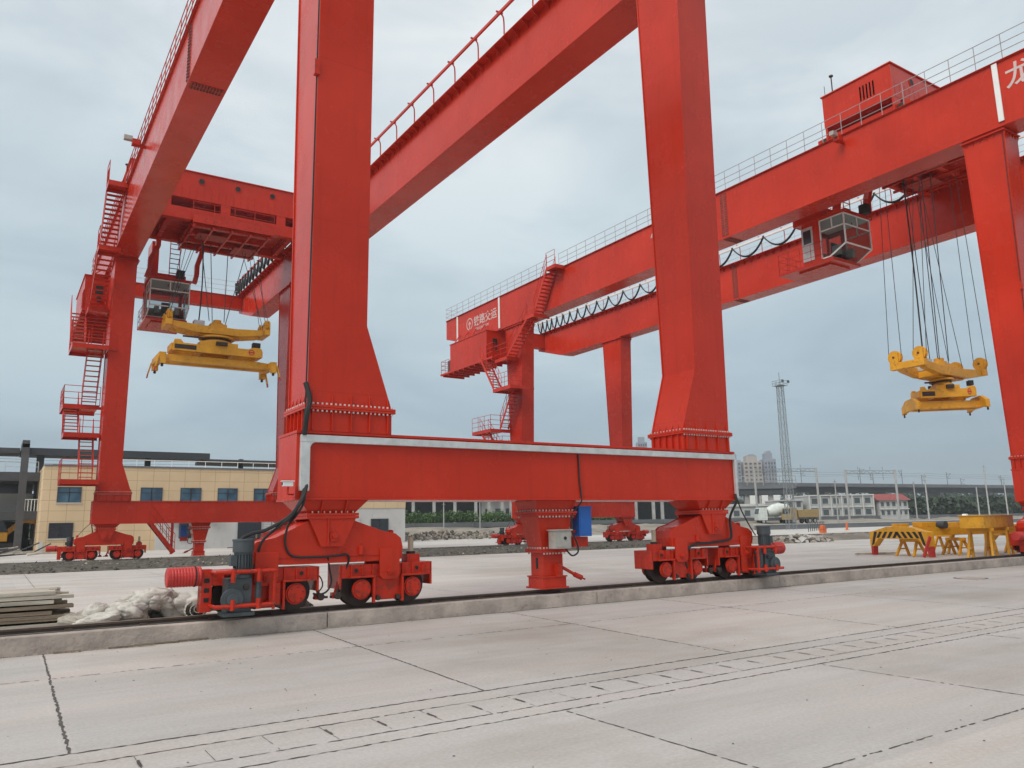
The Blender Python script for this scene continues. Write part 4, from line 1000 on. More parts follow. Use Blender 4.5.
def tarp():
    import mathutils
    nz = mathutils.noise; rnd = random.Random(5)
    mb = MB(); nu, nv = 44, 26
    def bundle(cx, cy, cz, rx, ry, rz, rot, tilt, seed, m):
        q = Matrix.Rotation(rot, 3, 'Z') @ Matrix.Rotation(tilt, 3, 'Y'); vs = []; fs = []
        for j in range(nv + 1):
            th = PI * j / nv
            for i in range(nu):
                ph = 2 * PI * i / nu; d = Vector((math.sin(th) * math.cos(ph), math.sin(th) * math.sin(ph), math.cos(th)))
                w = d * 1.6 + Vector((seed * 3.1, seed, 0)); w2 = w + Vector((nz.noise(w), nz.noise(w + Vector((9, 0, 0))), 0)) * .9
                f = 1 + .30 * nz.noise(w) - .26 * abs(nz.noise(Vector((w2.x * 1.2, w2.y * 3.4, w2.z * 3.4)))) - .12 * abs(nz.noise(w2 * 4.2)) + .10
                v = q @ Vector((d.x * rx * f, d.y * ry * f, d.z * rz * f)); vs.append((cx + v.x, cy + v.y, max(0, cz + v.z)))
        for j in range(nv):
            for i in range(nu):
                a, b = j * nu + i, j * nu + (i + 1) % nu; fs.append((a, b, b + nu, a + nu))
        mb.add(vs, fs, m)
    prof = [(0, .05), (.3, .13), (.7, .24), (1.1, .37), (1.5, .34), (1.9, .33), (2.2, .30)]
    def hp(x):
        for (a, b), (c, d) in zip(prof, prof[1:]):
            if a <= x <= c: return b + (d - b) * (x - a) / (c - a)
        return .05
    sd = 0
    for k in range(34):
        x = rnd.uniform(.02, 2.2); y = rnd.uniform(.08, .75); h = hp(x) * (1 - .5 * abs(y - .42)); lay = rnd.random()
        bundle(x, y, h * (.25 + .62 * lay), rnd.uniform(.20, .36), rnd.uniform(.11, .2), rnd.uniform(.06, .11) + h * .14, rnd.uniform(-.7, .7), rnd.uniform(-.35, .2), sd, rnd.choice((M['tarp'], M['tarp'], M['tarp2']))); sd += 1
    for x, y, z, r in ((1.15, .22, .30, .24), (1.75, .2, .22, .22), (.75, .2, .16, .22)): bundle(x, y, z, r * 1.3, r * .7, r * .55, rnd.uniform(-.3, .3), 0, sd, M['tarp']); sd += 1
    for c, rr in (((1.88, .07, .14), .12),):    # rolled ends
        pts = []
        for k in range(60): a = k * .3; r = (.02 + a * rr / 18) * (1 + .10 * math.sin(a * 1.3) + rnd.uniform(-.03, .03)); pts.append((c[0] + r * 1.5 * math.cos(a), c[1], c[2] + r * math.sin(a)))
        for p, q in zip(pts, pts[1:]): mb.bar(p, q, .011, .20, M['tarp'], (0, 1, 0))
    o = mb.build('tarpaulin_heap', smooth=False); o.location = (1.2, 14.30, .21); o.scale = (.95, 1.1, 1.22)
    for p in o.data.polygons: p.use_smooth = True
    tag(o, 'crumpled dirty white tarpaulin heaped behind the rail beside the red buffer', 'tarpaulin')
tarp()
mb = MB()
for k in range(60):
    a, r = random.uniform(0, 2 * PI), abs(random.gauss(0, .14)); s = random.uniform(.03, .07); X, Y, Z = 4.72 + r * math.cos(a), 14.05 + r * math.sin(a), .27 + max(0, .14 - r * .7)
    mb.add([(X + s * random.uniform(.6, 1.2) * p, Y + s * random.uniform(.6, 1.2) * q, Z + s * .8 * t) for p, q, t in ((1, 0, 0), (-1, 0, 0), (0, 1, 0), (0, -1, 0), (0, 0, 1), (0, 0, -1))], [(0, 2, 4), (2, 1, 4), (1, 3, 4), (3, 0, 4), (2, 0, 5), (1, 2, 5), (3, 1, 5), (0, 3, 5)], M['earth'] if k % 3 else M['rubble'])
tag(mb.build('sand_heap'), 'small heap of tan sand and rubble behind the rail between the two bogies', 'sand heap')

# second spreader stored on trestles
def trestle(x, y, h, rz, label, w=.9):
    root = empty('trestle', (x, y, .2), label, 'trestle', 'yellow trestles standing by the stored spreader', rz)
    mb = MB(); mb.box(-w / 2, w / 2, -.07, .07, h - .12, h, M['yellow']); mb.build('top_beam', root, bevel=.01)
    for a in (-1, 1):
        for b in (-1, 1):
            m = MB(); m.bar((a * w * .38, b * .05, h - .12), (a * w * .46, b * .30, 0), .08, .08, M['yellow'], (1, 0, 0)); m.build('leg', root)
        m = MB(); m.bar((a * w * .44, -.22, .28), (a * w * .44, .22, .28), .05, .05, M['yellow']); m.build('brace', root)
    return root
SA = math.atan2(-.32, .94)
def stored_spreader():
    root = empty('container_spreader', (31.9, 16.6, .2), 'yellow spreader with black chevrons resting on trestles by the rail', 'container spreader', None, SA)
    Y = M['yellow']
    mb = MB()
    prof = [(-1.55, .36), (-1.55, .92), (-1.30, .96), (-.55, 1.12), (.55, 1.12), (1.30, .96), (1.55, .92), (1.55, .36), (1.38, .36), (1.05, .66), (-1.05, .66), (-1.38, .36)]
    mb.prism(prof, 'x', 2.65, 2.95, Y); mb.build('end_beam', root, bevel=.01)
    mb = MB(); mb.prism(prof, 'x', -2.95, -2.65, Y); beam = mb.build('end_beam', root, bevel=.01)
    st = MB()
    top = lambda v: .92 if abs(v) > 1.3 else (1.0 if abs(v) > .9 else 1.06)
    for k in range(6):
        for s in (-1, 1):
            v = s * (.10 + k * .30)
            lo = max(.66, .0) if abs(v) < 1.0 else .66 - (abs(v) - 1.0) * .75
            dx = .20
            P = [(v, lo + .03), (v + s * .16, lo + .03 - (.09 if abs(v) > 1.0 else 0)), (v + s * .16 - s * dx, .93), (v - s * dx, .93)]
            if abs(v) > 1.50: continue
            st.prism(P, 'x', -2.956, -2.951, M['bstripe'])
    st.build('chevron_stripe', beam)
    for s in (-1, 1):
        for x in (-2.8, 2.8):
            m = MB(); m.prism([(s * 1.42, .40), (s * 1.56, .40), (s * 1.56, .02), (s * 1.46, .02)], 'x', x - .11, x + .11, M['redfoot']); m.bar((x - .10, s * 1.62, .75), (x - .50, s * 1.66, .04), .11, .05, M['redfoot'], (0, 1, 0)) if s < 0 else None
            m.build('guide_flipper', beam)
    mb = MB()
    for s in (-1, 1): mb.box(-2.65, 2.65, s * .45 - .16, s * .45 + .16, .78, 1.08, Y)
    for x in (-1.2, 0, 1.2): mb.box(x - .12, x + .12, -.3, .3, .8, 1.05, Y)
    mb.build('main_beam', root, bevel=.01)
    mb = MB(); mb.cbox((-2.5, .3, 1.16), (.4, .5, .14), Y); mb.cbox((-1.9, -.3, 1.18), (.7, .5, .2), Y); mb.cbox((.2, .2, 1.16), (.8, .6, .18), Y); mb.build('junction_box', root, bevel=.02)
    mb = MB(); mb.lathe((-1.5, -.45, 1.16), (.2, -1, 0), [(0, .14), (.4, .14)], M['motor'], 14); mb.build('motor', root)
stored_spreader()
trestle(29.45, 17.25, .66, SA + PI / 2, 'low yellow trestle under the chevron end of the stored spreader', 1.0)
trestle(31.3, 16.5, .66, SA + PI / 2, 'slim yellow trestle between the chevron beam and the tall trestles', .9)
trestle(32.6, 17.6, .78, SA + PI / 2, 'yellow trestle furthest back behind the yellow box girder', .9)
trestle(34.3, 15.6, .78, SA + PI / 2, 'yellow trestle under the middle of the stored spreader', .9)
mb = MB()
mb.box(-1.9, 1.9, -.38, .38, 0, .42, M['yellow']); mb.box(-1.94, 1.94, -.42, .42, .42, .45, M['yellow'])
for k in range(6): mb.box(-1.8 + .7 * k, -1.77 + .7 * k, -.385, .385, .02, .41, M['yellow'])
o = tag(mb.build('box_girder', bevel=.012), 'long yellow steel box girder lying across two tall trestles', 'box girder'); o.location = (30.3, 14.75, 1.24); o.rotation_euler = (0, 0, .20)
trestle(29.2, 14.5, 1.04, .20 + PI / 2, 'tall yellow trestle under the near end of the yellow box girder', .85)
trestle(31.2, 14.9, 1.04, .20 + PI / 2, 'tall yellow trestle under the far end of the yellow box girder beside the red bogie', .85)
mb = MB(); mb.bar((29.2, 19.45, .25), (30.9, 18.7, .25), .10, .08, M['wood']); tag(mb.build('timber_sleeper'), 'dark timber sleeper on the ground under the chevron spreader foot', 'timber')
for i, (x, y, l, a, t) in enumerate(((17.3, 15.9, .55, .1, 'short dark iron bar lying behind the right hand bogie'), (18.6, 16.4, .28, .9, 'small dark scrap of steel lying furthest right of the bogie'), (11.6, 16.2, 1.1, .15, 'thin flat black strip lying on the yard behind the anchor post'))):
    mb = MB(); mb.cbox((0, 0, .03), (l, .10, .06), M['steel']); mb.cbox((l * .3, .06, .05), (.12, .1, .05), M['steel'])
    o = tag(mb.build('scrap_iron'), t, 'scrap iron'); o.location = (x, y, .2); o.rotation_euler = (0, 0, a)

# debris heap beyond the right hand bogie and dirt bank along the ballast
def stones(name, cx, cy, rx, ry, h, n, smin, smax, mats, z0=.2):
    mb = MB()
    for k in range(n):
        a, r = random.uniform(0, 2 * PI), random.random() ** .6
        X, Y = cx + rx * r * math.cos(a), cy + ry * r * math.sin(a); s = random.uniform(smin, smax); Z = z0 + h * (1 - r) * random.random() + s * .3
        q = Matrix.Rotation(random.uniform(0, 6), 3, Vector((random.random(), random.random(), 1)).normalized())
        vs = [Vector((X, Y, Z)) + q @ Vector((s * p * random.uniform(.6, 1.2), s * w * random.uniform(.5, 1.1), s * t * random.uniform(.3, .8))) for p in (-1, 1) for w in (-1, 1) for t in (-1, 1)]
        mb.add(vs, [(0, 1, 3, 2), (4, 6, 7, 5), (0, 4, 5, 1), (2, 3, 7, 6), (0, 2, 6, 4), (1, 5, 7, 3)], random.choice(mats))
    return mb.build(name)
tag(stones('rubble_heap', 44.0, 33.4, 3.6, .9, .42, 190, .07, .24, [M['rubble'], M['bwhite'], M['earth'], M['ballast'], M['tarp']]), 'heap of pale broken concrete rubble lying in front of the lattice mast', 'rubble heap')
def hbank(X, Y, i, j, nx, ny):
    e = math.sin(PI * j / ny); return .18 + e * (.28 + .22 * random.random())
bumpy('earth_bank', (36, 120), (34.0, 37.2), hbank, M['earth'], (260, 8))

# ------------------------------------------------------------------ far ground: rubble slope, hedge
import mathutils
def hfar(X, Y, i, j, nx, ny):
    t = j / ny
    return .15 + t * 1.4 + mathutils.noise.noise(Vector((X * .12, Y * .15, 0))) * .5 * min(1, t * 4) + random.uniform(-.08, .08) * min(1, t * 5)
bumpy('waste_ground', (26, 330), (84, 101), hfar, M['earth'], (240, 22))
def hfar2(X, Y, i, j, nx, ny): return 1.55 + mathutils.noise.noise(Vector((X * .05, Y * .05, 2))) * .4
bumpy('embankment', (-200, 700), (101, 420), hfar2, M['earth'], (150, 40))
stones('rubble_field', 46, 86, 22, 7, .9, 1500, .05, .22, [M['rubble'], M['earth'], M['earth'], M['ballast']], .3)
struct(bpy.data.objects['rubble_field'], 'stuff')
mb = MB(); mb.box(30, 420, 101.2, 101.6, 1.2, 2.25, M['viad'])
for k in range(40): mb.box(30 + k * 9.7, 30.3 + k * 9.7, 101.1, 101.2, 1.2, 2.3, M['viad'])
tag(mb.build('boundary_wall'), 'low pale concrete boundary wall behind the waste ground', 'wall')

def leaf_mass(name, blobs, n, size, m, label=None):
    vs = []; fs = []
    for (cx, cy, cz, rx, ry, rz, wgt) in blobs:
        for k in range(int(n * wgt)):
            d = Vector((random.gauss(0, 1), random.gauss(0, 1), random.gauss(0, 1))).normalized(); r = random.random() ** .35 * random.uniform(.85, 1.12)
            c = Vector((cx + d.x * rx * r, cy + d.y * ry * r, cz + d.z * rz * r)); s = size * random.uniform(.5, 1.3)
            u = Vector((random.gauss(0, 1), random.gauss(0, 1), random.gauss(0, 1))).normalized(); w = u.orthogonal().normalized(); u2 = u.cross(w)
            o = len(vs); vs += [c + w * s, c + u2 * s * .6, c - w * s, c - u2 * s * .6]; fs.append((o, o + 1, o + 2, o + 3))
    mb = MB(); mb.add(vs, fs, m); return mb.build(name)
bl = []
for k in range(70):
    X = 38 + k * .75 + random.uniform(-.3, .3); bl.append((X, 104 + random.uniform(-.5, .5), 2.6 + random.uniform(-.2, .5), .9, .9, 1.0 + random.uniform(-.2, .5), 1))
for k in range(14): bl.append((-12 + k * 1.1, 93 + random.uniform(-.5, .5), 1.7, 1.1, 1.0, 1.3, 1))
struct(leaf_mass('hedge', bl, 260, .16, M['hedge']), 'stuff')
# dark woodland under and behind the viaduct
bl = []
def wood_strip(p, q, n, h, r):
    for k in range(n):
        t = random.random(); X = p[0] + (q[0] - p[0]) * t; Y = p[1] + (q[1] - p[1]) * t + random.uniform(-6, 6)
        hh = h * random.uniform(.7, 1.15); bl.append((X, Y, 1.5 + hh * .5, r * random.uniform(.7, 1.2), r * random.uniform(.7, 1.2), hh * .56, 1))
wood_strip((172, 116), (330, 100), 90, 4.6, 4.5)
wood_strip((60, 176), (190, 160), 70, 6.0, 5.0)
wood_strip((-30, 184), (60, 178), 45, 6.0, 5.0)
struct(leaf_mass('woodland', bl, 420, .75, M['leaf']), 'stuff')
bl = []
for k in range(50):
    t = random.random(); X = 330 + 300 * t; Y = 262 - 60 * t + random.uniform(-10, 10); hh = random.uniform(13, 19); bl.append((X, Y, hh * .55, 9, 9, hh * .5, 1))
struct(leaf_mass('hill_trees', bl, 260, 1.4, M['leaf']), 'stuff')

# ------------------------------------------------------------------ cream building
def cream_building():
    Yb = 74.0
    root = empty('office_building', (19, Yb, .2), 'two storey cream tiled building behind the far rail, blue windows in a row', 'building')
    X0, X1, D, HT = 3.1 - 19, 35.3 - 19, 13, 7.05
    mb = MB()
    mb.box(X0, X0 + 9.9, 0, D, 0, HT, M['cream']); mb.box(X0 + 9.9 + .002, X1, .0, D, 3.45, HT, M['cream'])
    mb.box(X0 + .6, X1 - .1, .4, D - .4, HT, HT + .12, M['viad'])
    mb.build('wall', root)
    mb = MB(); mb.box(X0 + 9.9 + .002, X1 - .01, .06, D, 0, 3.448, M['bwhite']); mb.box(X0 + 8.6, X0 + 9.88, -.05, .0, 0, 3.0, M['bwhite']); mb.box(X0, X0 + .35, -.03, .0, 0, .9, M['bwhite']); mb.build('ground_floor_wall', root)
    mb = MB(); mb.box(X0 - .02, X1 + .02, -.06, .0, HT - .08, HT + .06, M['viad']); railing(mb, [(X0 + 4, .1, HT + .06), (X1, .1, HT + .06)], .55, 1.4, M['white'], (1,), .03); mb.build('parapet', root)
    def win(x, z, w, h, m, bars=1):
        f = MB()
        f.box(x - .07, x + w + .07, -.10, .0, z - .07, z, M['bwhite'])
        for xx in (x, x + w - .05): f.box(xx, xx + .05, -.06, -.002, z, z + h, M['dframe'])
        for zz in (z, z + h - .05): f.box(x + .05, x + w - .05, -.06, -.002, zz, zz + .05, M['dframe'])
        if bars: f.box(x + w / 2 - .035, x + w / 2 + .035, -.05, -.004, z + .05, z + h - .05, M['black']); f.box(x + .05, x + w - .05, -.045, -.006, z + h * .62, z + h * .62 + .05, M['black'])
        fo = f.build('window', root)
        p = MB(); p.box(x + .05, x + w - .05, -.03, -.02, z + .05, z + h - .05, m); p.build('pane', fo)
    for x in (4.15, 10.35, 13.55, 16.7, 19.9, 23.1, 26.3): win(x - 19, 4.02, 1.75, 1.28, M['bluewin'])
    win(3.75 - 19, 1.15, 1.75, 1.25, M['dwin'])
    for x in (13.6, 21.6, 31.5): win(x - 19, .9, 1.9, 1.5, M['dwin'])
    mb = MB(); mb.box(18.6 - 19, 20.7 - 19, -.04, .05, 0, 2.9, M['dwin']); mb.box(20.9 - 19, 24.4 - 19, -.04, .05, 0, 2.95, M['galv']); mb.box(28.4 - 19, 30.3 - 19, -.04, .05, 0, 2.6, M['galv'])
    for k in range(14): mb.box(20.9 - 19, 24.4 - 19, -.05, -.04, .2 * k, .2 * k + .02, M['viad'])
    mb.build('shutter_door', root)
    mb = MB()
    for x in (12.6, 15.9, 25.4): mb.box(x - 19, x + 1.0 - 19, -.45, -.06, 2.4, 3.0, M['bwhite']); mb.disc((x + .5 - 19, -.45, 2.7), (0, -1, 0), .2, .02, M['dframe'], 14)
    mb.build('air_conditioner', root)
cream_building()
# dark steel canopy frame behind and left of the building
root = empty('steel_canopy', (1.9, 78, .2), 'dark grey steel canopy frame rising above the left end of the cream building', 'canopy')
mb = MB(); mb.box(-.35, 15.9, 5, 11, 8.85, 9.15, M['dframe']); mb.box(-.35, 15.9, 4.9, 5.0, 8.6, 9.25, M['viadd']); mb.box(15.9, 29, 7, 12, 8.55, 8.85, M['dframe']); mb.box(-16, -.4, 5, 9, 8.75, 9.2, M['dframe']); mb.build('roof', root)
for x, y, w in ((-.1, 0, .55), (1.25, 6, .6), (10.6, 8, .5), (20, 9, .4)):
    mb = MB(); mb.box(x - w / 2, x + w / 2, y - .25, y + .25, 0, 9.1, M['dframe']); mb.build('post', root)
mb = MB(); mb.box(-.37, .17, -.25, 5, 8.8, 9.4, M['dframe']); mb.build('beam', root)
for z in (6.1, 2.75):
    mb = MB(); mb.box(-16, 1.2, 2, 8, z, z + .75, M['dframe']); mb.build('floor_slab', root)
mb = MB(); railing(mb, [(-.0, 2, 3.5), (1.2, 2, 3.5)], 1.0, .22, M['white'], (1,), .035); mb.build('balcony_railing', root); mb = MB(); railing(mb, [(-16, 2, 6.85), (1.0, 2, 6.85)], .9, 1.2, M['galv'], (1, .5), .03); mb.build('railing', root)
mb = MB(); mb.box(-16, .9, 8, 8.3, .0, 2.7, M['viadd']); mb.box(-16, 1.0, 6.5, 6.8, 3.5, 5.2, M['bwhite']); mb.box(-16, .9, 8, 8.3, 5.2, 6.1, M['dwin']); mb.build('back_wall', root)
# yellow excavator by the canopy
root = empty('excavator', (.2, 82, .2), 'yellow excavator parked under the dark canopy at the left edge', 'excavator')
mb = MB(); mb.box(-2.0, .9, -1.1, 1.1, .95, 1.75, M['yellow']); mb.box(-2.2, -1.0, -1.1, 1.1, 1.75, 2.2, M['yellow']); mb.build('body', root, bevel=.06)
mb = MB(); mb.prism([(-.5, 1.75), (-.4, 2.9), (.5, 2.9), (.9, 1.75)], 'y', -1.05, .0, M['dwin']); mb.build('cab', root, bevel=.05)
for s in (-1, 1):
    mb = MB(); mb.prism([(-2.0, .15), (-2.25, .45), (-2.0, .85), (1.4, .85), (1.7, .5), (1.4, .12)], 'y', s * 1.15 - .28, s * 1.15 + .28, M['black']); mb.build('track', root)
mb = MB(); mb.bar((.7, 0, 1.6), (2.0, 0, 2.75), .35, .45, M['yellow']); mb.bar((1.9, 0, 2.75), (3.3, 0, 2.55), .3, .35, M['yellow']); mb.build('boom', root, bevel=.03)
mb = MB(); mb.bar((3.2, 0, 2.6), (3.1, 0, 1.2), .28, .3, M['yellow']); mb.prism([(2.6, 1.2), (3.3, 1.2), (3.2, .5), (2.6, .7)], 'y', -.5, .5, M['dframe']); mb.build('bucket_arm', root)
mb = MB()
for k in range(26):
    a = (random.uniform(-3.5, 3), random.uniform(60, 66), .2 + random.uniform(.05, .5)); ang = random.uniform(-.6, .6); L = random.uniform(1, 2.4)
    mb.bar(a, (a[0] + L * math.cos(ang), a[1] + .3, a[2] + random.uniform(-.15, .5)), .08, .08, M['dframe'] if k % 2 else M['wood'])
tag(mb.build('scrap_heap'), 'tangled heap of dark scrap bars in front of the yellow excavator', 'scrap heap')
mb = MB()
for k in range(34):
    a = (random.uniform(16.5, 26.5), random.uniform(66, 70), .2 + random.uniform(.05, .5)); ang = random.uniform(-.8, .8); L = random.uniform(.6, 1.8)
    mb.bar(a, (a[0] + L * math.cos(ang), a[1] + .3, a[2] + random.uniform(-.15, .4)), .09, .07, M['rubble'] if k % 3 else M['dframe'])
tag(mb.build('building_debris'), 'litter of stones and bars along the foot of the cream building', 'debris heap')

# ------------------------------------------------------------------ viaduct, masts, poles
VP, VQ = Vector((-120, 212.7, 0)), Vector((620, 143.5, 0))
vd = (VQ - VP).normalized(); vn = Vector((-vd.y, vd.x, 0))
root = empty('viaduct', (0, 0, 0), 'long grey railway viaduct crossing the whole background on dark piers', 'viaduct')
TV = Matrix.Translation(VP) @ Matrix.Rotation(math.atan2(vd.y, vd.x), 4, 'Z')
L = (VQ - VP).length
mb = MB(); mb.T = TV; mb.box(0, L, -5.4, 5.4, 12.9, 13.6, M['viadd']); mb.box(0, L, -3.4, 3.4, 11.3, 12.9, M['viadd']); mb.build('deck', root)
mb = MB(); mb.T = TV; mb.box(0, L, -5.6, -5.402, 13.1, 14.3, M['viad']); mb.box(0, L, 5.402, 5.6, 13.1, 14.3, M['viad']); mb.build('parapet', root)
x = 12
while x < L - 20:
    mb = MB(); mb.T = TV; mb.box(x - .9, x + .9, -2.4, 2.4, 0, 10.2, M['viad']); mb.box(x - 1.1, x + 1.1, -3.6, 3.6, 10.2, 11.28, M['viad']); mb.build('pier', root); x += 32.6
def catenary_mast(p, h, label, arm=1, s=1):
    r_ = empty('catenary_mast', p, label, 'catenary mast', 'catenary masts standing on the viaduct')
    m = MB(); m.tube([(0, 0, 0), (0, 0, h)], [.16, .12], M['lattice'], 6); m.build('pole', r_)
    m = MB()
    m.tube([(0, 0, h - .6), (s * 2.6, -.3, h - .3)], .08, M['lattice'], 5); m.tube([(0, 0, h - 2.0), (s * 2.6, -.3, h - .4)], .08, M['lattice'], 5); m.tube([(0, 0, h - 2.1), (s * 2.3, -.3, h - 2.2)], .08, M['lattice'], 5); m.tube([(-s * .7, 0, h + .05), (s * .5, 0, h + .1)], .05, M['lattice'], 5)
    m.build('bracket_arm', r_)
places = ['left of the red roof', 'straight above the red roof', 'just right of the red roof', 'second right of the red roof', 'above the dark woodland', 'with a short bracket above the woodland', 'nearest the far right crane leg', 'above the white row house', 'close to the lattice mast']
for i, (x, y, h, s) in enumerate(((269.1, 176.3, 6.6, 1), (276.3, 175.7, 4.6, -1), (292.9, 174.1, 6.3, -1), (304.7, 173, 4.5, 1), (320.5, 171.5, 5.6, 1), (329.3, 170.7, 3.4, 1), (357, 168.1, 4.8, -1), (238.4, 179.2, 5.8, 1), (221.8, 180.7, 4.9, -1))):
    catenary_mast((x, y - 2, 13.62), h, 'thin grey catenary mast standing on the viaduct ' + places[i], 1, s)
for i, (zz, off) in enumerate(((18.0, -3.2), (18.8, -3.2), (17.8, 3.0))):
    mb = MB(); pts = []
    for k in range(100): t = k / 99; p = VP.lerp(VQ, t) + vn * off; pts.append((p.x, p.y, zz - .5 * abs(math.sin(t * 60))))
    mb.tube(pts, .035, M['rope'], 4); tag(mb.build('overhead_wire'), 'thin overhead wire strung between the masts on the viaduct', 'overhead wire', 'overhead wires above the viaduct')
# portals over the tracks
def portal(p, q, h, label):
    p, q = Vector(p), Vector(q); r_ = empty('catenary_portal', p, label, 'catenary portal', 'catenary portals over the tracks'); d = q - p
    for o in (Vector((0, 0, 0)), d): m = MB(); m.tube([o, o + Vector((0, 0, h))], .22, M['pole'], 6); m.build('post', r_)
    m = MB()
    for dz in (0, .55): m.tube([Vector((0, 0, h - .2 - dz)), d + Vector((0, 0, h - .2 - dz))], .06, M['lattice'], 5)
    n = 14
    for k in range(n): m.tube([d * (k / n) + Vector((0, 0, h - .2 - (.55 if k % 2 else 0))), d * ((k + 1) / n) + Vector((0, 0, h - .2 - (0 if k % 2 else .55)))], .035, M['lattice'], 4)
    for t in (.25, .5, .75): m.tube([d * t + Vector((0, 0, h - .7)), d * t + Vector((0, 0, h - 2.0))], .05, M['lattice'], 4); m.tube([d * t + Vector((0, 0, h + .6)), d * t + Vector((0, 0, h))], .05, M['lattice'], 4)
    m.build('cross_beam', r_)
portal((122.5, 101.5, 1.5), (134.2, 96.2, 1.5), 10.2, 'catenary portal behind the lattice mast')
portal((136.6, 91.5, 1.5), (147.5, 88.0, 1.5), 9.5, 'catenary portal in front of the white row house')
def pole(p, h, label, r=.15):
    o = MB(); o.lathe((0, 0, 0), (0, 0, 1), [(0, r), (h, r * .65)], M['pole'], 8); o.tube([(-.5, 0, h - .4), (.5, 0, h - .4)], .05, M['lattice'], 4); o.tube([(-.3, 0, h - 1.1), (.3, 0, h - 1.1)], .05, M['lattice'], 4)
    b = o.build('utility_pole'); b.location = p; tag(b, label, 'pole', 'pale poles along the tracks')
for x, y, h, t in ((158, 90.5, 7.8, 'pale pole nearest the right end of the red roofed house'), (130.1, 72.5, 7.6, 'tall pale pole in front of the dark trees, thickest of the row'), (158, 78.2, 6.0, 'short pale pole in front of the dark woodland'), (149.2, 72.1, 9.6, 'tallest pale pole in front of the dark woodland'), (162.8, 75.3, 7.8, 'pale pole beside the leg of the far right crane'), (135.5, 93.2, 8.0, 'pale pole standing left of the portal by the white row house')):
    pole((x, y, 1.2), h, t)
for x, y, h, t in ((53.2, 99.1, 5.5, 'slim pale pole in front of the hedge under the crane sill'), (60.0, 100.5, 5.2, 'slim white pole at the right end of the hedge')):
    pole((x, y, .4), h, t, .11)
# lattice radio mast
root = empty('lattice_mast', (102.65, 78.8, .2), 'tall grey steel lattice mast with a small platform at the top', 'lattice mast')
mb = MB(); H = 22.4
cs = [Vector((math.cos(a), math.sin(a), 0)) for a in (.3, .3 + PI / 2, .3 + PI, .3 + 3 * PI / 2)]
def W(z): return .82 - .26 * z / H
for c in cs: mb.tube([c * W(0), c * W(H) + Vector((0, 0, H))], .055, M['lattice'], 5)
n = 18
for k in range(n):
    z0, z1 = H * k / n, H * (k + 1) / n
    for j in range(4):
        a, b = cs[j], cs[(j + 1) % 4]
        mb.tube([a * W(z0) + Vector((0, 0, z0)), b * W(z1) + Vector((0, 0, z1))], .024, M['lattice'], 4); mb.tube([b * W(z0) + Vector((0, 0, z0)), a * W(z1) + Vector((0, 0, z1))], .024, M['lattice'], 4); mb.tube([a * W(z1) + Vector((0, 0, z1)), b * W(z1) + Vector((0, 0, z1))], .03, M['lattice'], 4)
mb.build('tower', root)
mb = MB(); mb.box(-.8, .8, -.8, .8, H, H + .06, M['lattice']); railing(mb, [(-.8, -.8, H), (.8, -.8, H), (.8, .8, H), (-.8, .8, H), (-.8, -.8, H)], .8, 1, M['lattice'], (1, .5), .025); mb.tube([(0, 0, H), (0, 0, H + 2.2)], .05, M['lattice'], 5)
for q in (-.7, .7): mb.cbox((q, -1.1, H + .6), (.35, .2, .4), M['dframe'])
mb.build('platform', root)

# ------------------------------------------------------------------ far buildings
def house(loc, rz, w, d, h, label, cat, wall, nwin, floors=2, roof=None, name='house', cols=False, winh=1.2):
    r_ = empty(name, loc, label, cat, None, rz)
    m = MB(); m.box(-w / 2, w / 2, 0, d, -1.5, h, wall); m.build('wall', r_)
    m = MB()
    if roof: m.prism([(-.5, h), (d + .5, h), (d / 2, h + 1.5)], 'x', -w / 2 - .5, w / 2 + .5, roof)
    else: m.box(-w / 2 - .15, w / 2 + .15, -.35, d + .15, h, h + .25, M['bwhite'])
    m.build('roof', r_)
    fh = h / floors
    for f in range(floors):
        for k in range(nwin):
            x = -w / 2 + w * (k + .5) / nwin; z = f * fh + fh * .30
            m = MB(); m.box(x - w / nwin * .26, x + w / nwin * .26, -.03, .02, z, z + winh, M['hwin']); m.box(x - w / nwin * .30, x + w / nwin * .30, -.10, -.03, z - .1, z, M['bwhite']); m.build('window', r_)
        if f: m = MB(); m.box(-w / 2 - .1, w / 2 + .1, -.30, 0, f * fh - .12, f * fh + .05, M['bwhite']); m.build('ledge', r_)
    if cols:
        for k in range(7): m = MB(); x = -w / 2 + w * k / 6; m.box(x - .12, x + .12, -.32, -.1, 0, h, M['bwhite']); m.build('column', r_)
RZ = math.radians(-28)
house((155.2, 105.6, 1.8), RZ, 14.6, 7, 4.9, 'white two storey row house left of the red roofed house', 'house', M['farwall'], 6, 2, None, 'row_house', True)
house((165.2, 99.6, 1.8), RZ, 6.6, 6, 3.7, 'white house with a dull red tiled roof in front of the viaduct', 'house', M['farwall'], 5, 2, M['roofred'], winh=.95)
house((145.6, 111.5, 1.8), RZ, 5.5, 7, 4.0, 'low grey white building behind the cement mixer truck', 'building', M['farwall'], 3, 2, None, 'building')
house((135.5, 113.5, 1.8), RZ, 9.5, 6, 2.9, 'single storey white hut with green windows left of the lattice mast', 'hut', M['farwall'], 4, 1, None, 'hut')
root = empty('open_shed', (84, 117, 1.6), 'dark open shed with a row of pale columns behind the hedge', 'shed', None, math.radians(-33))
mb = MB(); mb.box(-38, 30, 0, 9, 6.2, 7.4, M['viadd']); mb.box(-38, 30, -.4, 0, 6.6, 7.5, M['viad']); mb.build('roof', root)
mb = MB(); mb.box(-38, 30, 8.6, 9, -1, 6.2, M['dframe']); mb.build('back_wall', root)
x = -37
while x < 29:
    mb = MB(); mb.box(x, x + .55, .3, .9, -1, 6.2, M['pole']); mb.build('column', root); x += random.choice((1.6, 2.4, 3.8, 3.2))
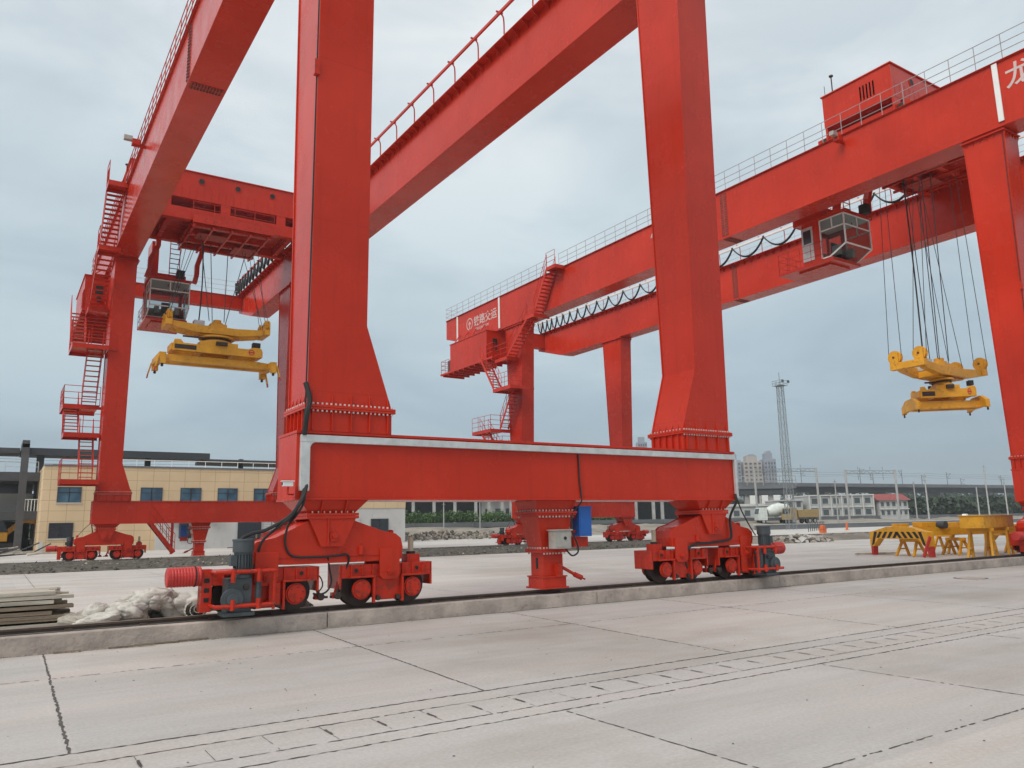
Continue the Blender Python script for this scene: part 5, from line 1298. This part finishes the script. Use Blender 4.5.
mb = MB(); mb.box(-12, -4, 2.5, 5, -1, 4.6, M['bwhite'])
for k in range(4): mb.box(-11.3 + k * 1.9, -10.3 + k * 1.9, 2.44, 2.5, 1.9, 3.2, M['hwin'])
mb.build('inner_room', root)
mb = MB(); mb.box(2, 14, -4.4, -1.4, 3.0, 3.3, M['bwhite']); mb.box(2.5, 2.8, -4, -3.7, -1, 3, M['pole']); mb.box(13, 13.3, -4, -3.7, -1, 3, M['pole']); mb.build('lean_to', root)

# station platform roof near the apartment blocks
root = empty('station_canopy', (160, 131, 1.5), 'dark station canopy deck on pale columns beneath the apartment blocks', 'station canopy', None, math.radians(-31))
mb = MB(); mb.box(-24, 9, 0, 8, 6.6, 8.3, M['viadd']); mb.box(-24, 9, -.3, 0, 8.0, 8.9, M['viad']); mb.build('deck', root)
mb = MB(); railing(mb, [(-24, -.1, 8.9), (9, -.1, 8.9)], 2.2, 4, M['pole'], (1, .5), .09); mb.build('railing', root)
mb = MB(); mb.box(-24, 14, -7, -6.4, 3.5, 4.2, M['bwhite']); mb.build('lower_beam', root)
for k in range(6): mb = MB(); mb.box(-22 + 6 * k, -20.8 + 6 * k, .5, 1.5, -1.5, 6.6, M['pole']); mb.build('column', root)
for k in range(4): mb = MB(); mb.box(-3 + 3 * k, -1.4 + 3 * k, -.3, -.1, 4.3, 6.4, M['white']); mb.build('sign_board', root)
# apartment towers
def tower(x, y, w, d, h, m, label, cap):
    r_ = empty('apartment_tower', (x, y, 0), label, 'apartment tower', 'apartment towers on the skyline', math.radians(-33))
    mb = MB(); mb.box(-w / 2, w / 2, 0, d, 0, h, m)
    for k in range(1, 4): xx = -w / 2 + w * k / 4; mb.box(xx - w * .035, xx + w * .035, -1.2, 0, 0, h - 1, m)
    mb.build('wall', r_)
    mb = MB(); mb.box(-w * .30, w * .30, d * .2, d * .8, h, h + 4, m); mb.prism([(-w * .32, h + 4), (w * .32, h + 4), (w * .12, h + cap), (-w * .12, h + cap)], 'y', d * .2, d * .8, M['ptower2']); mb.build('roof', r_)
    mb = MB()
    for f in range(int(h / 3.1)):
        for k in range(4):
            xx = -w / 2 + w * (k + .5) / 4; mb.box(xx - w * .07, xx + w * .07, -.06, .05, f * 3.1 + .9, f * 3.1 + 2.4, M['dwin'])
    mb.build('window_bands', r_)
tower(474.5, 413, 12, 12, 48, M['ptower2'], 'slate grey apartment tower leftmost of the skyline cluster beside the crane', 7)
tower(487, 404.5, 14, 12, 47, M['ptower'], 'beige apartment tower in the middle of the skyline cluster', 5.5)
tower(497.5, 396.5, 9, 12, 48.5, M['ptower2'], 'slender grey blue apartment tower rightmost of the skyline cluster', 6.5)
tower(412, 446, 7, 10, 63, M['ptower2'], 'distant apartment tower top peeping over the silver conduit', 4)

# ------------------------------------------------------------------ vehicles
def truck_wheels(r_, xs, y0, y1, rad):
    for x in xs:
        for y in (y0, y1):
            m = MB(); m.lathe((x, y - .12, rad), (0, 1, 0), [(0, rad * .6), (0, rad * .95), (.04, rad), (.2, rad), (.24, rad * .95), (.24, rad * .6)], M['tyre'], 16); m.lathe((x, y - .125, rad), (0, 1, 0), [(0, .1), (0, rad * .55), (.25, rad * .55), (.25, .1)], M['grey'], 12); m.build('wheel', r_)
r_ = empty('cement_mixer_truck', (121.6, 96.3, 1.0), 'cement mixer truck with pale drum parked behind the lattice mast', 'truck', None, math.radians(150))
m = MB(); m.box(-3.4, 3.2, -1.1, 1.1, .8, 1.05, M['dframe']); m.build('chassis', r_)
m = MB(); m.lathe((1.9, 0, 2.15), (-1, 0, .22), [(0, .3), (.05, .8), (1.6, 1.2), (2.6, 1.15), (4.0, .55), (4.3, .5)], M['drum'], 20); m.build('drum', r_, smooth=True)
m = MB(); m.prism([(2.2, .7), (3.9, .7), (3.9, 1.8), (3.6, 3.0), (2.2, 3.0)], 'y', -1.15, 1.15, M['drum']); m.prism([(3.65, 1.85), (3.93, 1.85), (3.66, 2.85), (3.5, 2.85)], 'y', -1.0, 1.0, M['dwin']); m.build('cab', r_, bevel=.06)
truck_wheels(r_, (-2.6, -1.3, 3.0), -1.0, 1.0, .5)
r_ = empty('tipper_truck', (123.5, 92.6, 1.0), 'yellow tipper truck parked right of the cement mixer', 'truck', None, math.radians(170))
m = MB(); m.box(-3, 3, -1.1, 1.1, .8, 1.05, M['dframe']); m.build('chassis', r_)
m = MB(); m.prism([(-3.2, 1.1), (1.4, 1.1), (1.6, 2.5), (-3.4, 2.5)], 'y', -1.2, 1.2, M['tipper']); m.build('dump_body', r_, bevel=.04)
m = MB(); m.prism([(1.8, .7), (3.4, .7), (3.4, 1.7), (3.1, 2.9), (1.8, 2.9)], 'y', -1.15, 1.15, M['tipper']); m.prism([(3.15, 1.75), (3.43, 1.75), (3.16, 2.7), (3.02, 2.7)], 'y', -1.0, 1.0, M['dwin']); m.build('cab', r_, bevel=.06)
truck_wheels(r_, (-2.3, -1.1, 2.6), -1.0, 1.0, .5)
mb = MB()
for k, (x, y, z, r) in enumerate(((0, 0, .22, .42), (.75, .1, .22, .4), (1.5, -.05, .22, .42), (.35, .05, .58, .38), (1.15, 0, .58, .38))):
    mb.lathe((x - r * .9, y, z), (1, .05, 0), [(0, .12), (.1, .2), (r, .24), (r * 1.7, .2), (r * 1.8, .1)], M['tarp'], 10)
o = tag(mb.build('sandbag_pile', smooth=True), 'low pile of white bulk sacks beside the far bogie seen under the sill', 'sack pile'); o.location = (33.2, 48.6, .2)
mb = MB(); mb.lathe((0, 0, .28), (0, 1, 0), [(0, .12), (0, .27), (.05, .30), (.2, .30), (.25, .27), (.25, .12)], M['tyre'], 18); o = tag(mb.build('loose_tyre'), 'dark loose tyre standing on the pale yard left of the far right bogie', 'tyre'); o.location = (47.6, 55.5, .2)
mb = MB(); mb.box(-.3, .3, -.25, .25, 0, .45, M['orange']); mb.box(-.4, .4, -.33, .33, .45, .52, M['orange']); mb.box(-.2, .2, -.2, .2, .52, .85, M['orange']); o = tag(mb.build('barrier_block'), 'faded orange plastic block standing beyond the rubble heap', 'barrier block'); o.location = (75.6, 54, .2)
mb = MB(); mb.lathe((0, 0, 0), (0, 0, 1), [(0, .32), (.06, .32), (.06, .16), (1.0, .12), (1.05, .05)], M['orange'], 12); o = tag(mb.build('bollard'), 'thin orange bollard right of the faded orange block', 'bollard'); o.location = (95.5, 64.5, .2)
mb = MB(); railing(mb, [(84, 62, .2), (104, 74, .2)], 1.1, 2.6, M['dframe'], (1, .5), .05); tag(mb.build('pipe_fence'), 'dark pipe fence in front of the cement mixer truck', 'fence')
mb = MB(); mb.box(100, 330, 83.4, 83.7, .2, .95, M['viad']); mb.box(100, 330, 83.35, 83.75, .95, 1.05, M['bwhite']); tag(mb.build('low_wall'), 'long low grey wall at the far edge of the yard on the right', 'wall')
mb = MB(); mb.prism([(-.6, 0), (.6, 0), (.5, .9), (.3, 1.2), (-.3, 1.2), (-.5, .9)], 'y', -.4, .4, M['white']); mb.box(-.2, .2, -.42, -.4, .2, .8, M['dwin']); o = tag(mb.build('sentry_kiosk', bevel=.03), 'tiny white kiosk at the foot of the dark trees on the right', 'kiosk'); o.location = (165, 84.5, 1.0)

# thin summer haze over the whole place
hm = bpy.data.materials.new('haze_air'); hm.use_nodes = True; hn = hm.node_tree; hn.nodes.remove(hn.nodes['Principled BSDF'])
pv = hn.nodes.new('ShaderNodeVolumePrincipled'); pv.inputs['Color'].default_value = (.86, .91, .95, 1); pv.inputs['Density'].default_value = .0005; pv.inputs['Anisotropy'].default_value = .2
hn.links.new(pv.outputs['Volume'], hn.nodes['Material Output'].inputs['Volume'])
mb = MB(); mb.box(-1700, 1700, -1700, 1700, -1.2, 85, hm); struct(mb.build('haze'), 'stuff')

# ------------------------------------------------------------------ world, sun, camera
w = bpy.data.worlds.new('World'); SC.world = w; w.use_nodes = True
nt = w.node_tree; bg = nt.nodes['Background']
SUN_EL, SUN_AZ = math.radians(44), math.radians(-108)    # azimuth from +Y towards +X
sky = nt.nodes.new('ShaderNodeTexSky'); sky.sky_type = 'NISHITA'; sky.sun_disc = False
sky.sun_elevation = SUN_EL; sky.sun_rotation = SUN_AZ; sky.air_density = 1.2; sky.dust_density = 3
tc = nt.nodes.new('ShaderNodeTexCoord'); sep = nt.nodes.new('ShaderNodeSeparateXYZ'); nt.links.new(tc.outputs['Generated'], sep.inputs[0])
grad = ramp(nt, sep.outputs['Z'], [(0.0, (4.4, 5.55, 6.3)), (.14, (4.75, 6.15, 7.1)), (.36, (6.75, 7.9, 8.55)), (.56, (8.7, 9.4, 9.75)), (.75, (9.6, 10.0, 10.1)), (1.0, (11.0, 11.2, 11.2))])
mp = nt.nodes.new('ShaderNodeMapping'); mp.inputs['Scale'].default_value = (1.6, 1.6, 4.2); nt.links.new(tc.outputs['Generated'], mp.inputs['Vector'])
nz = nt.nodes.new('ShaderNodeTexNoise'); nz.inputs['Scale'].default_value = 1.9; nz.inputs['Detail'].default_value = 6; nz.inputs['Roughness'].default_value = .52; nz.inputs['Distortion'].default_value = .4
nt.links.new(mp.outputs['Vector'], nz.inputs['Vector'])
cl = ramp(nt, nz.outputs['Fac'], [(.34, (.84, .865, .89)), (.47, (.98, .985, .99)), (.63, (1.17, 1.14, 1.11))])
cloud = mixc(nt, 1.0, grad, cl, 'MULTIPLY')
col = mixc(nt, .93, sky.outputs['Color'], cloud)
nt.links.new(col, bg.inputs['Color']); bg.inputs['Strength'].default_value = .092

sd = bpy.data.lights.new('sun', 'SUN'); sd.energy = 2.15; sd.angle = math.radians(32); sd.color = (1, .95, .88)
so = bpy.data.objects.new('sun', sd); COL.objects.link(so)
d = Vector((math.sin(SUN_AZ) * math.cos(SUN_EL), math.cos(SUN_AZ) * math.cos(SUN_EL), math.sin(SUN_EL)))
so.rotation_euler = (-d).to_track_quat('-Z', 'Y').to_euler(); so.location = (-20, 0, 60)

cam = bpy.data.cameras.new('camera'); co = bpy.data.objects.new('camera', cam); COL.objects.link(co)
yaw, pitch, roll = math.radians(33.338), math.radians(10.266), math.radians(-1.147)
f = Vector((math.sin(yaw) * math.cos(pitch), math.cos(yaw) * math.cos(pitch), math.sin(pitch)))
r0 = Vector((math.cos(yaw), -math.sin(yaw), 0)); u0 = r0.cross(f)
r1 = r0 * math.cos(roll) + u0 * math.sin(roll); u1 = -r0 * math.sin(roll) + u0 * math.cos(roll)
co.matrix_world = Matrix(((r1.x, u1.x, -f.x, 0), (r1.y, u1.y, -f.y, 0), (r1.z, u1.z, -f.z, 1.65), (0, 0, 0, 1)))
cam.sensor_width = 36; cam.lens = 782.1 / 1024 * 36; cam.clip_start = .1; cam.clip_end = 9000
SC.camera = co
SC.view_settings.view_transform = 'Standard'; SC.view_settings.look = 'None'; SC.view_settings.gamma = 1; SC.view_settings.exposure = .0
SC.view_settings.use_curve_mapping = False
SC.cycles.use_denoising = True
SC.cycles.max_bounces = 6
